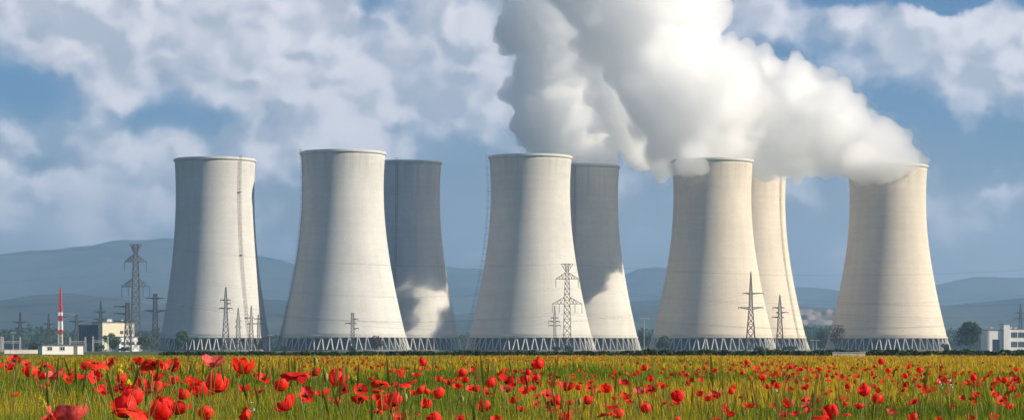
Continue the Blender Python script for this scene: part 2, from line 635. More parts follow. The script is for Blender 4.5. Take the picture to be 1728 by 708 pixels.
def ladder_mesh(tall, gap, width, slim=1.0, BB=BB):
    """caged ladder with landings running up one meridian, built at angle 0"""
    k = tall / 120.0
    rad = lambda z: slim * R0 * math.sqrt(1 + ((z - ZT) / BB) ** 2)
    b = MB()
    zs = [LEGZ - 6 + (121 - LEGZ + 6) * i / 58 for i in range(59)]
    def pt(z, o, y):
        return (rad(max(0, min(z, 119.5))) * k + o, y, z * k)
    for y in (-width / 2, width / 2):
        b.tube([pt(z, gap, y) for z in zs], .16)
        b.tube([pt(z, gap + .75, y * .8) for z in zs], .09)
    for i, z in enumerate(zs):
        b.bar(pt(z, gap, -width / 2), pt(z, gap, width / 2), .1)
        if i % 2 == 0:
            b.tube([pt(z, gap, -width / 2), pt(z, gap + .75, -width * .4), pt(z, gap + .75, width * .4), pt(z, gap, width / 2)], .1)
            b.bar(pt(z, -.2, 0), pt(z, gap, 0), .1)
        if i % 19 == 9:
            p = pt(z, 0, 0)
            b.box(p[0] - .2, p[0] + gap + .9, -width * .75, width * .75, p[2] - .06, p[2] + .06)
    return b.mesh('ladder', M['rust'], False)

M['rimc'] = mat('rim_concrete', (.50, .49, .46), .9, .15, .5, .2)
CONC = [concrete('weathered_concrete_cool_light', (.55, .54, .515), 1.3), concrete('weathered_concrete_mid_light', (.55, .53, .485), 4.1), concrete('weathered_concrete_warm_light', (.61, .54, .44), 7.7)]  # cool-to-warm light and haze along the towers painted into these tints
#  px centre, row of the rim, height, concrete, ladder (sin of its angle), ladder gap, label
TOWERS = [
    (363, 269, 115.1, 0, .70, .5, 'leftmost concrete cooling tower, ladder up its right side, no steam'),
    (579, 257, 120.0, 0, -.96, .6, 'bright pale cooling tower second from left in the front row, no steam'),
    (684, 274, 130.0, 0, -.20, .5, 'cooling tower half hidden behind the second front tower, no steam above it'),
    (895, 264, 120.0, 1, -1.0, 1.6, 'cooling tower behind the tall lattice pylon in the middle, no steam'),
    (983, 280, 130.0, 1, -.24, .5, 'cooling tower in the back row with steam rising straight from its rim'),
    (1202, 271, 120.0, 2, None, 0, 'cooling tower with steam spilling over the left of its rim, pointed pylon before it'),
    (1262, 284, 130.0, 2, .80, .5, 'cooling tower with its top lost in steam, ladder along right edge'),
    (1498, 280, 120.0, 2, None, 0, 'rightmost concrete cooling tower with steam pouring left over its rim'),
]
TPOS = []
def build_towers():
    cache = {}
    for i, (px, py, tall, ci, lad, gap, label) in enumerate(TOWERS):
        Y = (tall - CZ) / (HY - py) * F
        x = (px - 864) / F * Y
        TPOS.append((x, Y, tall))
        t = empty('cooling_tower', (x, Y, 0), label, 'cooling tower', 'cooling towers of the power station')
        slim = {0: 1.0, 2: .90, 4: .94}.get(i, 1.0)
        flare = 94.0 if i == 0 else BB
        key = (ci, tall, slim)
        if key not in cache:
            cache[key] = tower_meshes(CONC[ci], tall, slim, flare)
        shell, rim, ring, legs, fill, basin = cache[key]
        rz = i * .77
        link('shell', shell, t, rot=(0, 0, rz))
        link('rim', rim, t)
        link('ring_beam', ring, t)
        link('fill_pack', fill, t)
        link('basin', basin, t)
        for q in range(NLEG):
            a = 2 * math.pi * (q + .13 * i) / NLEG
            link('leg', legs[0], t, rot=(0, 0, a))
            link('leg', legs[1], t, rot=(0, 0, a))
        if lad is not None:
            a = -math.acos(max(-1, min(1, lad)))
            link('ladder', ladder_mesh(tall, gap, 1.3, slim, flare), t, rot=(0, 0, a))
build_towers()

# ------------------------------------------------------------------ steam
def steam_mat(name, dens):
    m = bpy.data.materials.new(name)
    m.use_nodes = True
    t = m.node_tree
    for n in list(t.nodes):
        t.nodes.remove(n)
    v = t.nodes.new('ShaderNodeVolumeScatter')
    v.inputs['Color'].default_value = (.972, .966, .963, 1)
    v.inputs['Density'].default_value = dens
    v.inputs['Anisotropy'].default_value = .68
    o = t.nodes.new('ShaderNodeOutputMaterial')
    t.links.new(v.outputs[0], o.inputs['Volume'])
    return m
STEAM = [steam_mat('steam_dense', .01), steam_mat('steam_body', .15), steam_mat('steam_wisp', .010)]

def hash3(i, k):
    h = (i[:, 0].astype(np.int64) * 374761393 + i[:, 1].astype(np.int64) * 668265263 + i[:, 2].astype(np.int64) * 2147483647 + k * 974634777)
    h = (h ^ (h >> 13)) * 1274126177
    h = h ^ (h >> 16)
    return (h & 0xffffff) / float(0x1000000)
def vnoise(p):
    i = np.floor(p).astype(np.int64)
    f = p - i
    f = f * f * (3 - 2 * f)
    o = 0
    for dx in (0, 1):
        for dy in (0, 1):
            for dz in (0, 1):
                w = (f[:, 0] if dx else 1 - f[:, 0]) * (f[:, 1] if dy else 1 - f[:, 1]) * (f[:, 2] if dz else 1 - f[:, 2])
                o = o + w * hash3(i + np.array([dx, dy, dz]), 1)
    return o
def fbm(p, n):
    o, a, t = 0, 1.0, 0
    for k in range(n):
        o = o + a * vnoise(p + 17.3 * k)
        t += a
        a *= .5
        p = p * 2.03
    return o / t
def worley(p):
    i = np.floor(p).astype(np.int64)
    best = np.full(len(p), 9.0)
    for dx in (-1, 0, 1):
        for dy in (-1, 0, 1):
            for dz in (-1, 0, 1):
                c = i + np.array([dx, dy, dz])
                q = c + np.stack([hash3(c, 2), hash3(c, 3), hash3(c, 4)], 1)
                best = np.minimum(best, ((p - q) ** 2).sum(1))
    return np.sqrt(best)

def unit(r):
    while True:
        v = Vector((r.uniform(-1, 1), r.uniform(-1, 1), r.uniform(-1, 1)))
        if .05 < v.length < 1:
            return v.normalized()

def ico():
    bm = bmesh.new()
    bmesh.ops.create_icosphere(bm, subdivisions=2, radius=1)
    v = np.array([q.co for q in bm.verts])
    bm.faces.ensure_lookup_table()
    f = np.array([[w_.index for w_ in q.verts] for q in bm.faces])
    bm.free()
    return v, f
ICO_V, ICO_F = ico()

def revoxel(me, vox):
    """one clean closed surface without crossings"""
    o = bpy.data.objects.new('tmp', me)
    COL.objects.link(o)
    md = o.modifiers.new('r', 'REMESH')
    md.mode = 'VOXEL'
    md.voxel_size = vox
    dg = bpy.context.evaluated_depsgraph_get()
    dg.update()
    out = bpy.data.meshes.new_from_object(o.evaluated_get(dg), depsgraph=dg)
    bpy.data.objects.remove(o)
    bpy.data.meshes.remove(me)
    return out

def hull(name, balls, vox, amp, seed, material):
    """closed billowing surface round a cloud of puffs"""
    V = np.concatenate([ICO_V * r + np.array(c) for c, r in balls])
    n0 = len(ICO_V)
    Fc = np.concatenate([ICO_F + n0 * i for i in range(len(balls))])
    me = bpy.data.meshes.new('tmp')
    me.from_pydata(V, [], Fc.tolist())
    out = revoxel(me, vox)
    n = len(out.vertices)
    co = np.empty(n * 3, np.float32)
    no = np.empty(n * 3, np.float32)
    out.vertices.foreach_get('co', co)
    out.vertex_normals.foreach_get('vector', no)
    co = co.reshape(-1, 3)
    no = no.reshape(-1, 3)
    a = fbm(co * .04 + seed, 4)
    vv = worley(co * .085 + seed * 1.7) + .75 * worley(co * .20 + seed) - .36
    a2 = fbm(co * .16 + seed, 2)
    co += no * (amp * 2.2 * (a - .5) + amp * .8 * (.45 - vv) + amp * .5 * (a2 - .5))[:, None].astype(np.float32)
    out.vertices.foreach_set('co', co.ravel())
    out.update()
    out = revoxel(out, vox * .9)
    out.materials.clear()
    out.materials.append(material)
    out.polygons.foreach_set('use_smooth', [True] * len(out.polygons))
    out.update()
    out.name = name
    return out

def plume(name, label, Ybase, balls, seed, group, floor=None):
    """balls: (column, row, radius in rows, extra distance) of the main puffs"""
    r = random.Random(seed)
    lay = [[], [], []]
    root = empty(name, P(balls[0][0], balls[0][1], Ybase + balls[0][3]), label, 'steam', group)
    for px, py, rr, dy in balls:
        Y = Ybase + dy
        c = P(px, py, Y)
        R1 = rr / F * Y
        lay[0].append((c, R1 * .72))
        lay[1].append((c, R1 * .86))
        lay[2].append((c, R1 * .95))
        for _ in range(26 if R1 > 22 else 0):
            u = unit(r)
            r2 = R1 * r.uniform(.13, .24)
            c2 = c + u * R1 * r.uniform(.86, 1.0)
            lay[1].append((c2, r2))
            lay[2].append((c2 + u * r2 * .3, r2 * 1.2))
        for _ in range(16):
            u = unit(r)
            r2 = R1 * r.uniform(.24, .44)
            c2 = c + u * R1 * r.uniform(.58, .80)
            lay[0].append((c2, r2 * .84))
            lay[1].append((c2, r2))
            lay[2].append((c2, r2 * 1.22))
            for _ in range(5):
                u2 = (u * .8 + unit(r)).normalized()
                r3 = r2 * r.uniform(.28, .5)
                c3 = c2 + u2 * r2 * .88
                lay[0].append((c3 - u2 * r3 * .5, r3 * .8))
                lay[1].append((c3, r3))
                lay[2].append((c3 + u2 * r3 * .7, r3 * 1.35))
    names = ('dense_core', 'billowing_body', 'wispy_edge')
    for k in range(3):
        me = hull(names[k], [(c - root.location, rr) for c, rr in lay[k] if rr > 1.2], (1.9, 1.6, 1.9)[k], (3.0, 4.8, 6.5)[k], seed + 3.7 * k, STEAM[k])
        link(names[k], me, root)
    return root

SG = 'steam plumes of the cooling towers'
def build_steam():
    plume('steam_plume', 'white steam plume streaming left from the rightmost cooling tower', 1541,
      [(1497, 288, 46, 0), (1527, 270, 34, 0), (1460, 280, 42, -8), (1446, 282, 24, -20), (1464, 283, 27, -28), (1486, 282, 29, -31), (1510, 280, 29, -30), (1532, 276, 25, -23), (1485, 244, 50, 8), (1430, 232, 62, 20), (1385, 202, 70, 42), (1410, 262, 38, 20), (1350, 245, 58, 58), (1340, 172, 76, 66), (1290, 152, 72, 88), (1305, 245, 60, 84), (1262, 205, 74, 104)], 11, SG)
    plume('steam_plume', 'broad bright steam column above the tower with the pointed pylon', 1498,
      [(1205, 283, 46, 0), (1170, 272, 42, -14), (1150, 280, 21, -22), (1166, 282, 21, -27), (1184, 281, 19, -29), (1172, 266, 30, -20), (1225, 262, 44, 4), (1195, 235, 66, 4), (1215, 175, 84, 14), (1150, 205, 76, 18), (1125, 258, 46, 55), (1085, 262, 36, 92), (1130, 130, 104, 30), (1100, 45, 118, 44), (1060, 175, 72, 96), (1078, 232, 52, 92), (1040, -30, 130, 60), (1150, 0, 84, 30), (1235, 120, 58, 20), (1040, 95, 70, 110)], 23, SG)
    plume('steam_plume', 'steam rising from the cooling tower behind and right of the middle one', 1672,
      [(990, 288, 44, 0), (1008, 264, 40, 4), (965, 247, 50, 10), (1005, 215, 60, 14), (945, 190, 68, 30), (925, 128, 70, 40), (970, 80, 84, 40), (910, 40, 74, 40), (1000, 10, 96, 40), (902, 210, 46, 34), (885, 160, 38, 40), (930, -40, 96, 50), (1030, 160, 60, 30)], 37, SG)
    plume('steam_plume', 'steam hiding the top of the tower with the ladder along its right edge', 1693,
      [(1262, 290, 44, 0), (1285, 284, 34, 0), (1240, 262, 48, 0), (1265, 235, 54, 0), (1302, 272, 32, -8)], 53, SG)
build_steam()

# ------------------------------------------------------------------ trees and shrubs
def quads_mesh(name, cen, size, nor, material, rng, tint=None, jag=.35):
    """many small leaf clumps: one irregular quad each"""
    n = len(cen)
    nor = nor / np.maximum(1e-6, np.linalg.norm(nor, axis=1, keepdims=True))
    t = rng.normal(size=(n, 3))
    u = np.cross(nor, t)
    u /= np.maximum(1e-6, np.linalg.norm(u, axis=1, keepdims=True))
    w = np.cross(nor, u)
    s = size[:, None]
    co = []
    for a, b in ((-1, -1), (1, -1), (1, 1), (-1, 1)):
        co.append(cen + u * s * (a * (1 + jag * rng.uniform(-1, 1, (n, 1)))) * .5 + w * s * (b * (1 + jag * rng.uniform(-1, 1, (n, 1)))) * .5)
    co = np.stack(co, 1).reshape(-1, 3)
    me = bpy.data.meshes.new(name)
    me.vertices.add(4 * n)
    me.vertices.foreach_set('co', co.ravel())
    me.loops.add(4 * n)
    me.loops.foreach_set('vertex_index', np.arange(4 * n, dtype=np.int32))
    me.polygons.add(n)
    me.polygons.foreach_set('loop_start', np.arange(n, dtype=np.int32) * 4)
    if tint is not None:
        at = me.attributes.new('tint', 'FLOAT_COLOR', 'POINT')
        at.data.foreach_set('color', np.repeat(np.c_[tint, np.ones(n)], 4, 0).ravel())
    me.materials.append(material)
    me.update()
    me.validate()
    return me

LEAF = [leaf_mat('dark_leaves', (.028, .055, .016), (.06, .095, .026), .3, .5),
        leaf_mat('mid_leaves', (.04, .075, .018), (.085, .12, .03), .3, .5),
        leaf_mat('dry_twigs', (.06, .045, .035), (.10, .075, .055), .2, .6)]

def crown_points(rng, w, h, n, lobes, z0):
    """clumps scattered through an uneven volume of lobes"""
    cs = []
    for k in range(lobes):
        a = rng.uniform(0, 2 * math.pi)
        rr = rng.uniform(0, .33) * w
        zz = rng.uniform(.22, .86)
        taper = 1 - abs(zz - .45) * .8
        cs.append((rr * math.cos(a) * taper * 1.2, rr * math.sin(a) * taper * 1.2, z0 + zz * h, rng.uniform(.16, .27) * min(w, h * 1.2)))
    pts, nor, = [], []
    for i in range(n):
        c = cs[rng.integers(lobes)]
        v = rng.normal(size=3)
        v /= np.linalg.norm(v)
        r = c[3] * rng.uniform(.35, 1.08) ** .6
        pts.append((c[0] + v[0] * r, c[1] + v[1] * r, max(z0 * .6, c[2] + v[2] * r * .85)))
        nor.append(v + rng.normal(size=3) * .45)
    return np.array(pts), np.array(nor)

def tree(px, ytop, Y, wpx, label, kind=0, seed=1, name='tree', group=None, clear=.12, n=900, leaf=.75):
    rng = np.random.default_rng(seed)
    h = CZ + (HY - ytop) / F * Y
    w = wpx / F * Y
    root = empty(name, ((px - 864) / F * Y, Y, 0), label, 'bush' if 'bush' in name else 'tree', group)
    b = MB()
    tw = max(.14, h * .035)
    pts = [(rng.normal() * .02 * h * i / 4, rng.normal() * .02 * h * i / 4, h * .75 * i / 4) for i in range(5)]
    b.tube(pts, [tw, tw * .85, tw * .65, tw * .4, tw * .15], 6)
    for k in range(9 if kind != 2 else 26):
        z = rng.uniform(.18, .62) * h
        a = rng.uniform(0, 6.28)
        L = rng.uniform(.22, .46) * w
        up = rng.uniform(.12, .34) * h
        p1 = (L * .5 * math.cos(a), L * .5 * math.sin(a), z + up * .4)
        p2 = (L * math.cos(a), L * math.sin(a), min(z + up, h))
        b.tube([(0, 0, z), p1, p2], [tw * .5, tw * .32, tw * .1], 4)
    b.obj('trunk', M['bark'], root)
    p, nn = crown_points(rng, w, h * (1 - clear), n, 16, h * clear)
    p[:, 2] = np.minimum(p[:, 2], h)
    me = quads_mesh('crown', p, rng.uniform(.5, 1.3, n) * leaf, nn, LEAF[kind], rng)
    link('crown', me, root)
    return root

def build_trees():
    TG = 'trees around the power station'
    tree(1637, 543, 1240, 54, 'big rounded green tree between the rightmost tower and the white building', 0, 1, n=2600, leaf=.8)
    tree(1411, 546, 1230, 42, 'bare brownish tree at the left foot of the rightmost tower', 2, 2, n=900, leaf=.42)
    tree(1597, 580, 1210, 26, 'low dark bush at the right foot of the rightmost tower', 0, 3, 'bush', n=700, leaf=.5, clear=.03)
    tree(1120, 566, 1290, 34, 'green tree at the left foot of the tower with the pointed pylon', 1, 4, n=1000, leaf=.7)
    tree(1284, 584, 1180, 36, 'low dark bush right beside the pointed pylon', 0, 5, 'bush', n=700, leaf=.45, clear=.03)
    tree(1330, 583, 1200, 44, 'wide low bush under the small pylon with three arms', 0, 6, 'bush', n=800, leaf=.45, clear=.03)
    tree(306, 558, 1280, 30, 'green tree in front of the left foot of the leftmost tower', 1, 7, n=1100, leaf=.7)
    tree(190, 562, 1180, 40, 'green tree before the cream building', 1, 8, n=1400, leaf=.7)
    tree(243, 566, 1170, 28, 'thin green tree right of the tall left pylon', 1, 9, n=800, leaf=.65)
    tree(632, 566, 1150, 34, 'reddish brown leafless shrub at the right foot of the second front tower', 2, 10, 'bush', n=1000, leaf=.4, clear=.03)
    tree(595, 583, 1160, 26, 'dark bush under the small pylon of the second front tower', 0, 11, 'bush', n=600, leaf=.45, clear=.03)
    tree(480, 584, 1180, 24, 'dark bush at the left foot of the second front tower', 0, 12, 'bush', n=600, leaf=.45, clear=.03)
    tree(440, 574, 1200, 14, 'narrow brown shrub at the right foot of the leftmost tower', 2, 13, 'bush', n=500, leaf=.4, clear=.03)
    tree(958, 582, 1180, 22, 'dark bush around the foot of the tall middle pylon', 0, 14, 'bush', n=600, leaf=.45, clear=.03)
    tree(940, 584, 1170, 20, 'dark bush left of the tall middle pylon', 0, 15, 'bush', n=500, leaf=.45, clear=.03)
    tree(165, 580, 1120, 30, 'dark bush under the gantry before the dark blue shed', 0, 16, 'bush', n=600, leaf=.5, clear=.03)
    tree(212, 585, 1100, 34, 'low dark bush at the foot of the cream building', 0, 17, 'bush', n=700, leaf=.45, clear=.03)
    tree(60, 578, 1200, 44, 'dark green tree left of the red and white mast', 0, 18, n=900, leaf=.7)
    tree(1385, 556, 1600, 40, 'grey green tree between the two rightmost towers', 0, 19, n=1000, leaf=.9)
    tree(1358, 562, 1700, 30, 'small grey green tree right of the tower with the edge ladder', 0, 20, n=800, leaf=.9)
    tree(1085, 562, 1700, 30, 'dark tree seen between the middle back tower and the steaming front tower', 0, 21, n=800, leaf=.9)
build_trees()

def build_woods():
    """far woodland that reads as one mass beyond the station"""
    rng = np.random.default_rng(99)
    cen, nor, siz = [], [], []
    px = -330.0
    while px < 2080:
        Y = rng.uniform(2250, 2900)
        top = float(np.interp(px, [-330, 0, 120, 280, 460, 760, 1080, 1240, 1350, 1420, 1600, 1728, 2080], [562, 557, 556, 560, 566, 566, 558, 556, 548, 550, 560, 562, 560])) + rng.normal() * 3
        h = CZ + (HY - top) / F * Y
        w = h * rng.uniform(.8, 1.5)
        x = (px - 864) / F * Y
        k = 90
        v = rng.normal(size=(k, 3))
        v /= np.linalg.norm(v, axis=1, keepdims=True)
        p = v * np.array([w * .55, w * .55, h * .52]) * rng.uniform(.6, 1.05, (k, 1)) + np.array([x, Y, h * .5])
        p[:, 2] = np.maximum(p[:, 2], .4)
        cen.append(p)
        nor.append(v + rng.normal(size=(k, 3)) * .4)
        siz.append(rng.uniform(1.6, 4.2, k))
        px += rng.uniform(2.5, 7)
    me = quads_mesh('far_woodland', np.concatenate(cen), np.concatenate(siz), np.concatenate(nor), LEAF[0], rng)
    tag(link('far_woodland', me), 'dark line of far woodland at the foot of the hills', 'woodland', kind='stuff')
build_woods()

def build_hedge():
    """dark clipped hedge along the far edge of the field"""
    for nm, p0, p1, Y, top, seed, label in (
        ('hedge', 1040, 1990, 345, 591.2, 5, 'long low dark hedge between the flower field and the right towers'),
        ('hedge', 640, 1038, 372, 592.6, 6, 'low dark hedge between the flower field and the middle towers'),
        ('hedge', 268, 636, 395, 593.4, 7, 'thin low hedge between the flower field and the two left front towers')):
        rng = np.random.default_rng(seed)
        x0, x1 = (p0 - 864) / F * Y, (p1 - 864) / F * Y
        h = CZ + (HY - top) / F * Y
        n = int((x1 - x0) * 60)
        p = np.c_[rng.uniform(x0, x1, n), Y + rng.normal(size=n) * .35, rng.uniform(.02, 1, n) ** .7 * h]
        p[:, 2] *= 1 + .10 * np.sin(p[:, 0] * .7) + .08 * np.sin(p[:, 0] * 2.3)
        nn = rng.normal(size=(n, 3)) + np.array([0, -.6, .4])
        root = empty(nm, ((x0 + x1) / 2, Y, 0), label, 'hedge')
        p[:, 0] -= root.location.x
        p[:, 1] -= Y
        link('foliage', quads_mesh('foliage', p, rng.uniform(.18, .42, n), nn, LEAF[0], rng), root)
        s = MB()
        for k in range(int((x1 - x0) / 1.5)):
            xx = x0 - root.location.x + k * 1.5 + .4
            s.bar((xx, 0, 0), (xx + .1, 0, h * .7), .06)
        tag(s.obj('stems', M['bark'], root), kind='stuff')
build_hedge()

# ------------------------------------------------------------------ pylons and wires
def lerp(a, b, t):
    return a + (b - a) * t
WIRE_ENDS = {}
def pylon(key, px, ytop, Y, prof, arms, label, ins=0, horns=False, steel='steel', leg=.30, brace=.15, sect=9, ground=0.0, group='lattice pylons'):
    """prof: (row, half width in rows) from top to foot; arms: (row, reach left, reach right, rise)"""
    u = Y / F
    H = CZ + (HY - ytop) * u
    zrow = lambda row: CZ + (HY - row) * u
    root = empty('lattice_pylon', ((px - 864) * u, Y, ground), label, 'pylon', group)
    m = M[steel]
    pr = [(zrow(r), hw * u) for r, hw in prof]
    if pr[-1][0] > 0:
        pr.append((0.0, pr[-1][1] * 1.03))
    zz = [p[0] for p in pr][::-1]
    ww = [p[1] for p in pr][::-1]
    hw = lambda z: float(np.interp(z, zz, ww))
    for sx in (-1, 1):
        for sy in (-1, 1):
            MB().tube([(sx * w, sy * w, z) for z, w in pr], leg).obj('leg', m, root)
    b = MB()
    z = 0.0
    lv = [0.0]
    while z < H - .5:
        z += max(1.5, hw(z) * 2 * 1.05)
        lv.append(min(z, H - .2))
    for a, c in zip(lv[:-1], lv[1:]):
        wa, wc = hw(a), hw(c)
        for s in (-1, 1):
            b.bar((-wa, s * wa, a), (wc, s * wc, c), brace)
            b.bar((wa, s * wa, a), (-wc, s * wc, c), brace)
            b.bar((s * wa, -wa, a), (s * wc, wc, c), brace)
            b.bar((s * wa, wa, a), (s * wc, -wc, c), brace)
            b.bar((-wc, s * wc, c), (wc, s * wc, c), brace)
            b.bar((s * wc, -wc, c), (s * wc, wc, c), brace)
    b.obj('bracing', m, root)
    ends = []
    for row, lft, rgt, rise in arms:
        z = zrow(row)
        w = hw(z)
        for s, L in ((-1, lft), (1, rgt)):
            if not L:
                continue
            L *= u
            rz = rise * u
            a = MB()
            tip = (s * L, 0, z + (0 if ins else -.0))
            for sy in (-1, 1):
                a.bar((s * w, sy * w, z), tip, brace * 1.35)
                a.bar((s * w, sy * w, z + rz), tip, brace * 1.2)
                for q in (.3, .6):
                    pa = (lerp(s * w, tip[0], q), lerp(sy * w, 0, q), z)
                    pb = (lerp(s * w, tip[0], max(0, q - .3)), lerp(sy * w, 0, max(0, q - .3)), lerp(z + rz, tip[2], max(0, q - .3)))
                    pc = (pa[0], pa[1], lerp(z + rz, tip[2], q))
                    a.bar(pa, pb, brace * .8)
                    a.bar(pa, pc, brace * .8)
            ao = a.obj('crossarm', m, root)
            hang = [1.0] if not ins or L < 20 * u else [1.0, .53]
            for q in hang:
                xx = s * L * q
                hl = (ins or 3) * u
                i_ = MB()
                i_.bar((xx, 0, z), (xx, 0, z - hl), .12)
                nd = max(3, int(hl / .35))
                for k in range(nd):
                    zz2 = z - hl * (k + .5) / nd
                    i_.bar((xx, 0, zz2 - .09), (xx, 0, zz2 + .09), .42, .30, 6)
                i_.obj('insulator', M['ceramic'], ao)
                ends.append(Vector((root.location.x + xx, Y, z - hl)))
    if horns:
        h = MB()
        wt_ = hw(H)
        for s in (-1, 1):
            tip = (s * 10 * u, 0, H)
            zb = zrow(ytop + 12)
            for sy in (-1, 1):
                h.bar((s * hw(zb), sy * hw(zb), zb), tip, brace * 1.3)
                h.bar((s * wt_ * .3, sy * wt_, H), tip, brace * 1.2)
                h.bar((s * 5.5 * u, sy * wt_ * .5, lerp(zb, H, .5)), (s * 5 * u, sy * wt_ * .5, H), brace)
            ends.append(Vector((root.location.x + tip[0], Y, H)))
        h.obj('horns', m, root)
    WIRE_ENDS[key] = ends
    return root

def build_pylons():
    big = [(0, 4.2), (14, 3.0), (28, 4.2), (70, 5.6), (144, 7.5), (182, 8.6)]
    def bigp(top, sc=1.0):
        return [(top + r * sc, w * sc) for r, w in big]
    pylon('A', 229, 412, 1220, bigp(412, 1.0), [(441, 18.5, 18.5, 11), (483, 23.5, 23.5, 13)], 'tallest lattice pylon, left of the towers, two rows of crossarms', 17, True, leg=.34, brace=.17)
    pylon('B', 957, 445, 1255, bigp(445, .82), [(470, 19, 19, 10), (512, 25, 25, 11)], 'tall lattice pylon with hanging insulators before the middle cooling tower', 15, True, 'dark_steel', leg=.30, brace=.15)
    pylon('C', 1267, 458, 1260, [(458, .4), (487, 2.1), (518, 3.0), (568, 6.8), (592, 8.2)], [(494, 13, 21, -2), (518, 21, 21, -3.5)], 'pointed dark pylon with two crossarm rows before a steaming tower', 0, False, 'dark_steel', leg=.34, brace=.17)
    pylon('D', 1316, 497, 1270, [(497, .4), (517, 2.4), (537, 3.1), (570, 5.2), (592, 6.2)], [(518, 12, 7, -2), (526, 6, 14, -2), (534, 13, 6, -2)], 'small pointed pylon at the foot of the tower with the edge ladder', 0, False, 'dark_steel', leg=.28, brace=.14)
    pylon('E', 381, 484, 1250, [(484, .8), (500, 2.0), (530, 2.8), (568, 5.2), (592, 6.4)], [(505, 9, 8, -2), (519, 11, 11, -2), (511, 0, 8, -2)], 'dark pylon standing before the middle of the leftmost tower', 0, leg=.28, brace=.14)
    pylon('F', 402, 519, 1300, [(519, .6), (540, 2.4), (592, 4.2)], [(540, 4, 5, -1.5), (550, 5, 5, -1.5)], 'thin pylon just right of the dark pylon before the leftmost tower', 0, leg=.2, brace=.11)
    pylon('G', 424, 515, 1310, [(515, .6), (540, 2.2), (592, 4.6)], [(535, 6, 5, -1.5), (545, 6, 6, -1.5)], 'pale thin pylon at the lower right of the leftmost tower', 0, leg=.2, brace=.11)
    pylon('H', 436, 530, 1290, [(530, .6), (545, 1.6), (592, 2.6)], [(537, 6, 6, -1.5), (545, 6, 6, -1.5)], 'shortest pylon at the right edge of the leftmost tower', 0, leg=.22, brace=.12)
    pylon('I', 595, 527, 1270, [(527, 2.2), (550, 2.6), (592, 3.4)], [(537, 0, 9, -2), (544, 12, 6, -2), (553, 0, 10, -2)], 'small square-topped pylon before the second front tower', 0, False, 'dark_steel', leg=.26, brace=.13)
    pylon('J', 936, 515, 1280, [(515, .7), (540, 1.8), (592, 2.8)], [(541, 10, 8, -2), (548, 10, 10, -2), (535, 6, 6, -2)], 'small thin pylon left of the tall middle pylon', 0, leg=.22, brace=.12)
    pylon('K', 262, 495, 1190, [(495, 2.6), (520, 3.2), (560, 4.4), (592, 6.2)], [(502, 15, 15, -2), (523, 18, 20, -3)], 'dark pylon beside the left edge of the leftmost tower', 0, False, 'dark_steel', leg=.30, brace=.16)
    pylon('L', 215, 510, 1160, [(510, 2.8), (545, 3.6), (592, 5.6)], [(516, 22, 3, -2), (528, 22, 4, -2), (541, 22, 5, -2)], 'dark pylon with three long left arms before the cream building', 0, False, 'dark_steel', leg=.30, brace=.16)
    pylon('M', 170, 507, 1350, [(507, .8), (530, 2.0), (592, 4.4)], [(525, 10, 8, -3), (537, 12, 12, -3)], 'small pylon behind the dark blue shed', 0, False, 'dark_steel', leg=.24, brace=.13)
    pylon('N', 82, 528, 1400, [(528, .8), (550, 1.8), (592, 4.0)], [(545, 10, 10, -3), (556, 20, 20, -2)], 'small far pylon just left of the red and white mast', 0, False, 'dark_steel', leg=.24, brace=.12)
    pylon('O', 34, 526, 1380, [(526, 1.2), (550, 2.2), (592, 4.2)], [(542, 12, 12, -4), (552, 8, 8, -3)], 'small far pylon near the left edge of the picture', 0, False, 'dark_steel', leg=.24, brace=.12)
    pylon('Q', 129, 530, 1240, [(530, 1.6), (555, 2.4), (592, 3.6)], [(541, 12, 13, -3), (534, 26, 2, 0)], 'grey lattice pylon right of the red and white mast', 0, leg=.26, brace=.14)
    pylon('R', 1722, 512, 1420, [(512, .8), (540, 2.0), (592, 4.0)], [(527, 9, 9, -2), (536, 10, 10, -2)], 'faint pylon at the right edge above the white building', 0, leg=.2, brace=.11)
build_pylons()

def wire(a, b, sag, label, w=.055):
    n = 28
    mid = (a + b) / 2
    pts = []
    for i in range(n + 1):
        t = i / n
        p = a.lerp(b, t)
        p.z -= sag * 4 * t * (1 - t)
        pts.append(p - mid)
    o = MB().tube(pts, w, 4).obj('power_line', M['wire'], loc=mid)
    tag(o, label, 'power line', 'power lines over the plain')

def build_wires():
    nm8 = ['outer left upper-arm', 'outer right upper-arm', 'outer left lower-arm', 'inner left lower-arm', 'outer right lower-arm', 'inner right lower-arm', 'left topmost', 'right topmost']
    nm3 = ['highest', 'middle', 'lowest']
    A, B, C, D, E, I, J, K, L = (WIRE_ENDS[k] for k in 'ABCDEIJKL')
    off = [Vector((v.x + 290, v.y + 40, v.z + 1)) for v in B]
    offl = [Vector((v.x - 250, v.y - 20, v.z)) for v in A]
    for i in range(len(A)):
        wire(A[i], B[i], 8.5 if i < 6 else 5.0, nm8[i] + ' wire from tallest left pylon to tall middle pylon')
        wire(B[i], off[i], 9 if i < 6 else 6, nm8[i] + ' wire running right from the tall middle pylon')
        wire(offl[i], A[i], 7, nm8[i] + ' wire running left from the tallest left pylon')
    for i in range(2):
        wire(E[i], I[i], 2.5, ('left-arm', 'right-arm')[i] + ' wire between the dark pylon of the leftmost tower and the square-topped pylon')
        wire(I[i], J[i], 3.0, ('left-arm', 'right-arm')[i] + ' wire between the square-topped pylon and the thin middle pylon')
        wire(J[i], C[i], 2.0, ('left-arm', 'right-arm')[i] + ' wire between the thin middle pylon and the pointed pylon')
        wire(K[i], E[i], 2.0, ('left-arm', 'right-arm')[i] + ' wire between the two dark pylons of the leftmost tower')
    for i in range(3):
        wire(C[i], C[i] + Vector((190, 30, -2)), 4.5, nm3[i] + ' wire running right from the pointed pylon')
        wire(D[i], D[i] + Vector((185, 20, 1)), 5.0, nm3[i] + ' wire running right from the small pointed pylon')
        wire(L[i * 2], L[i * 2] + Vector((-150, -10, 0)), 4, nm3[i] + ' wire running left from the pylon with three long arms')
build_wires()

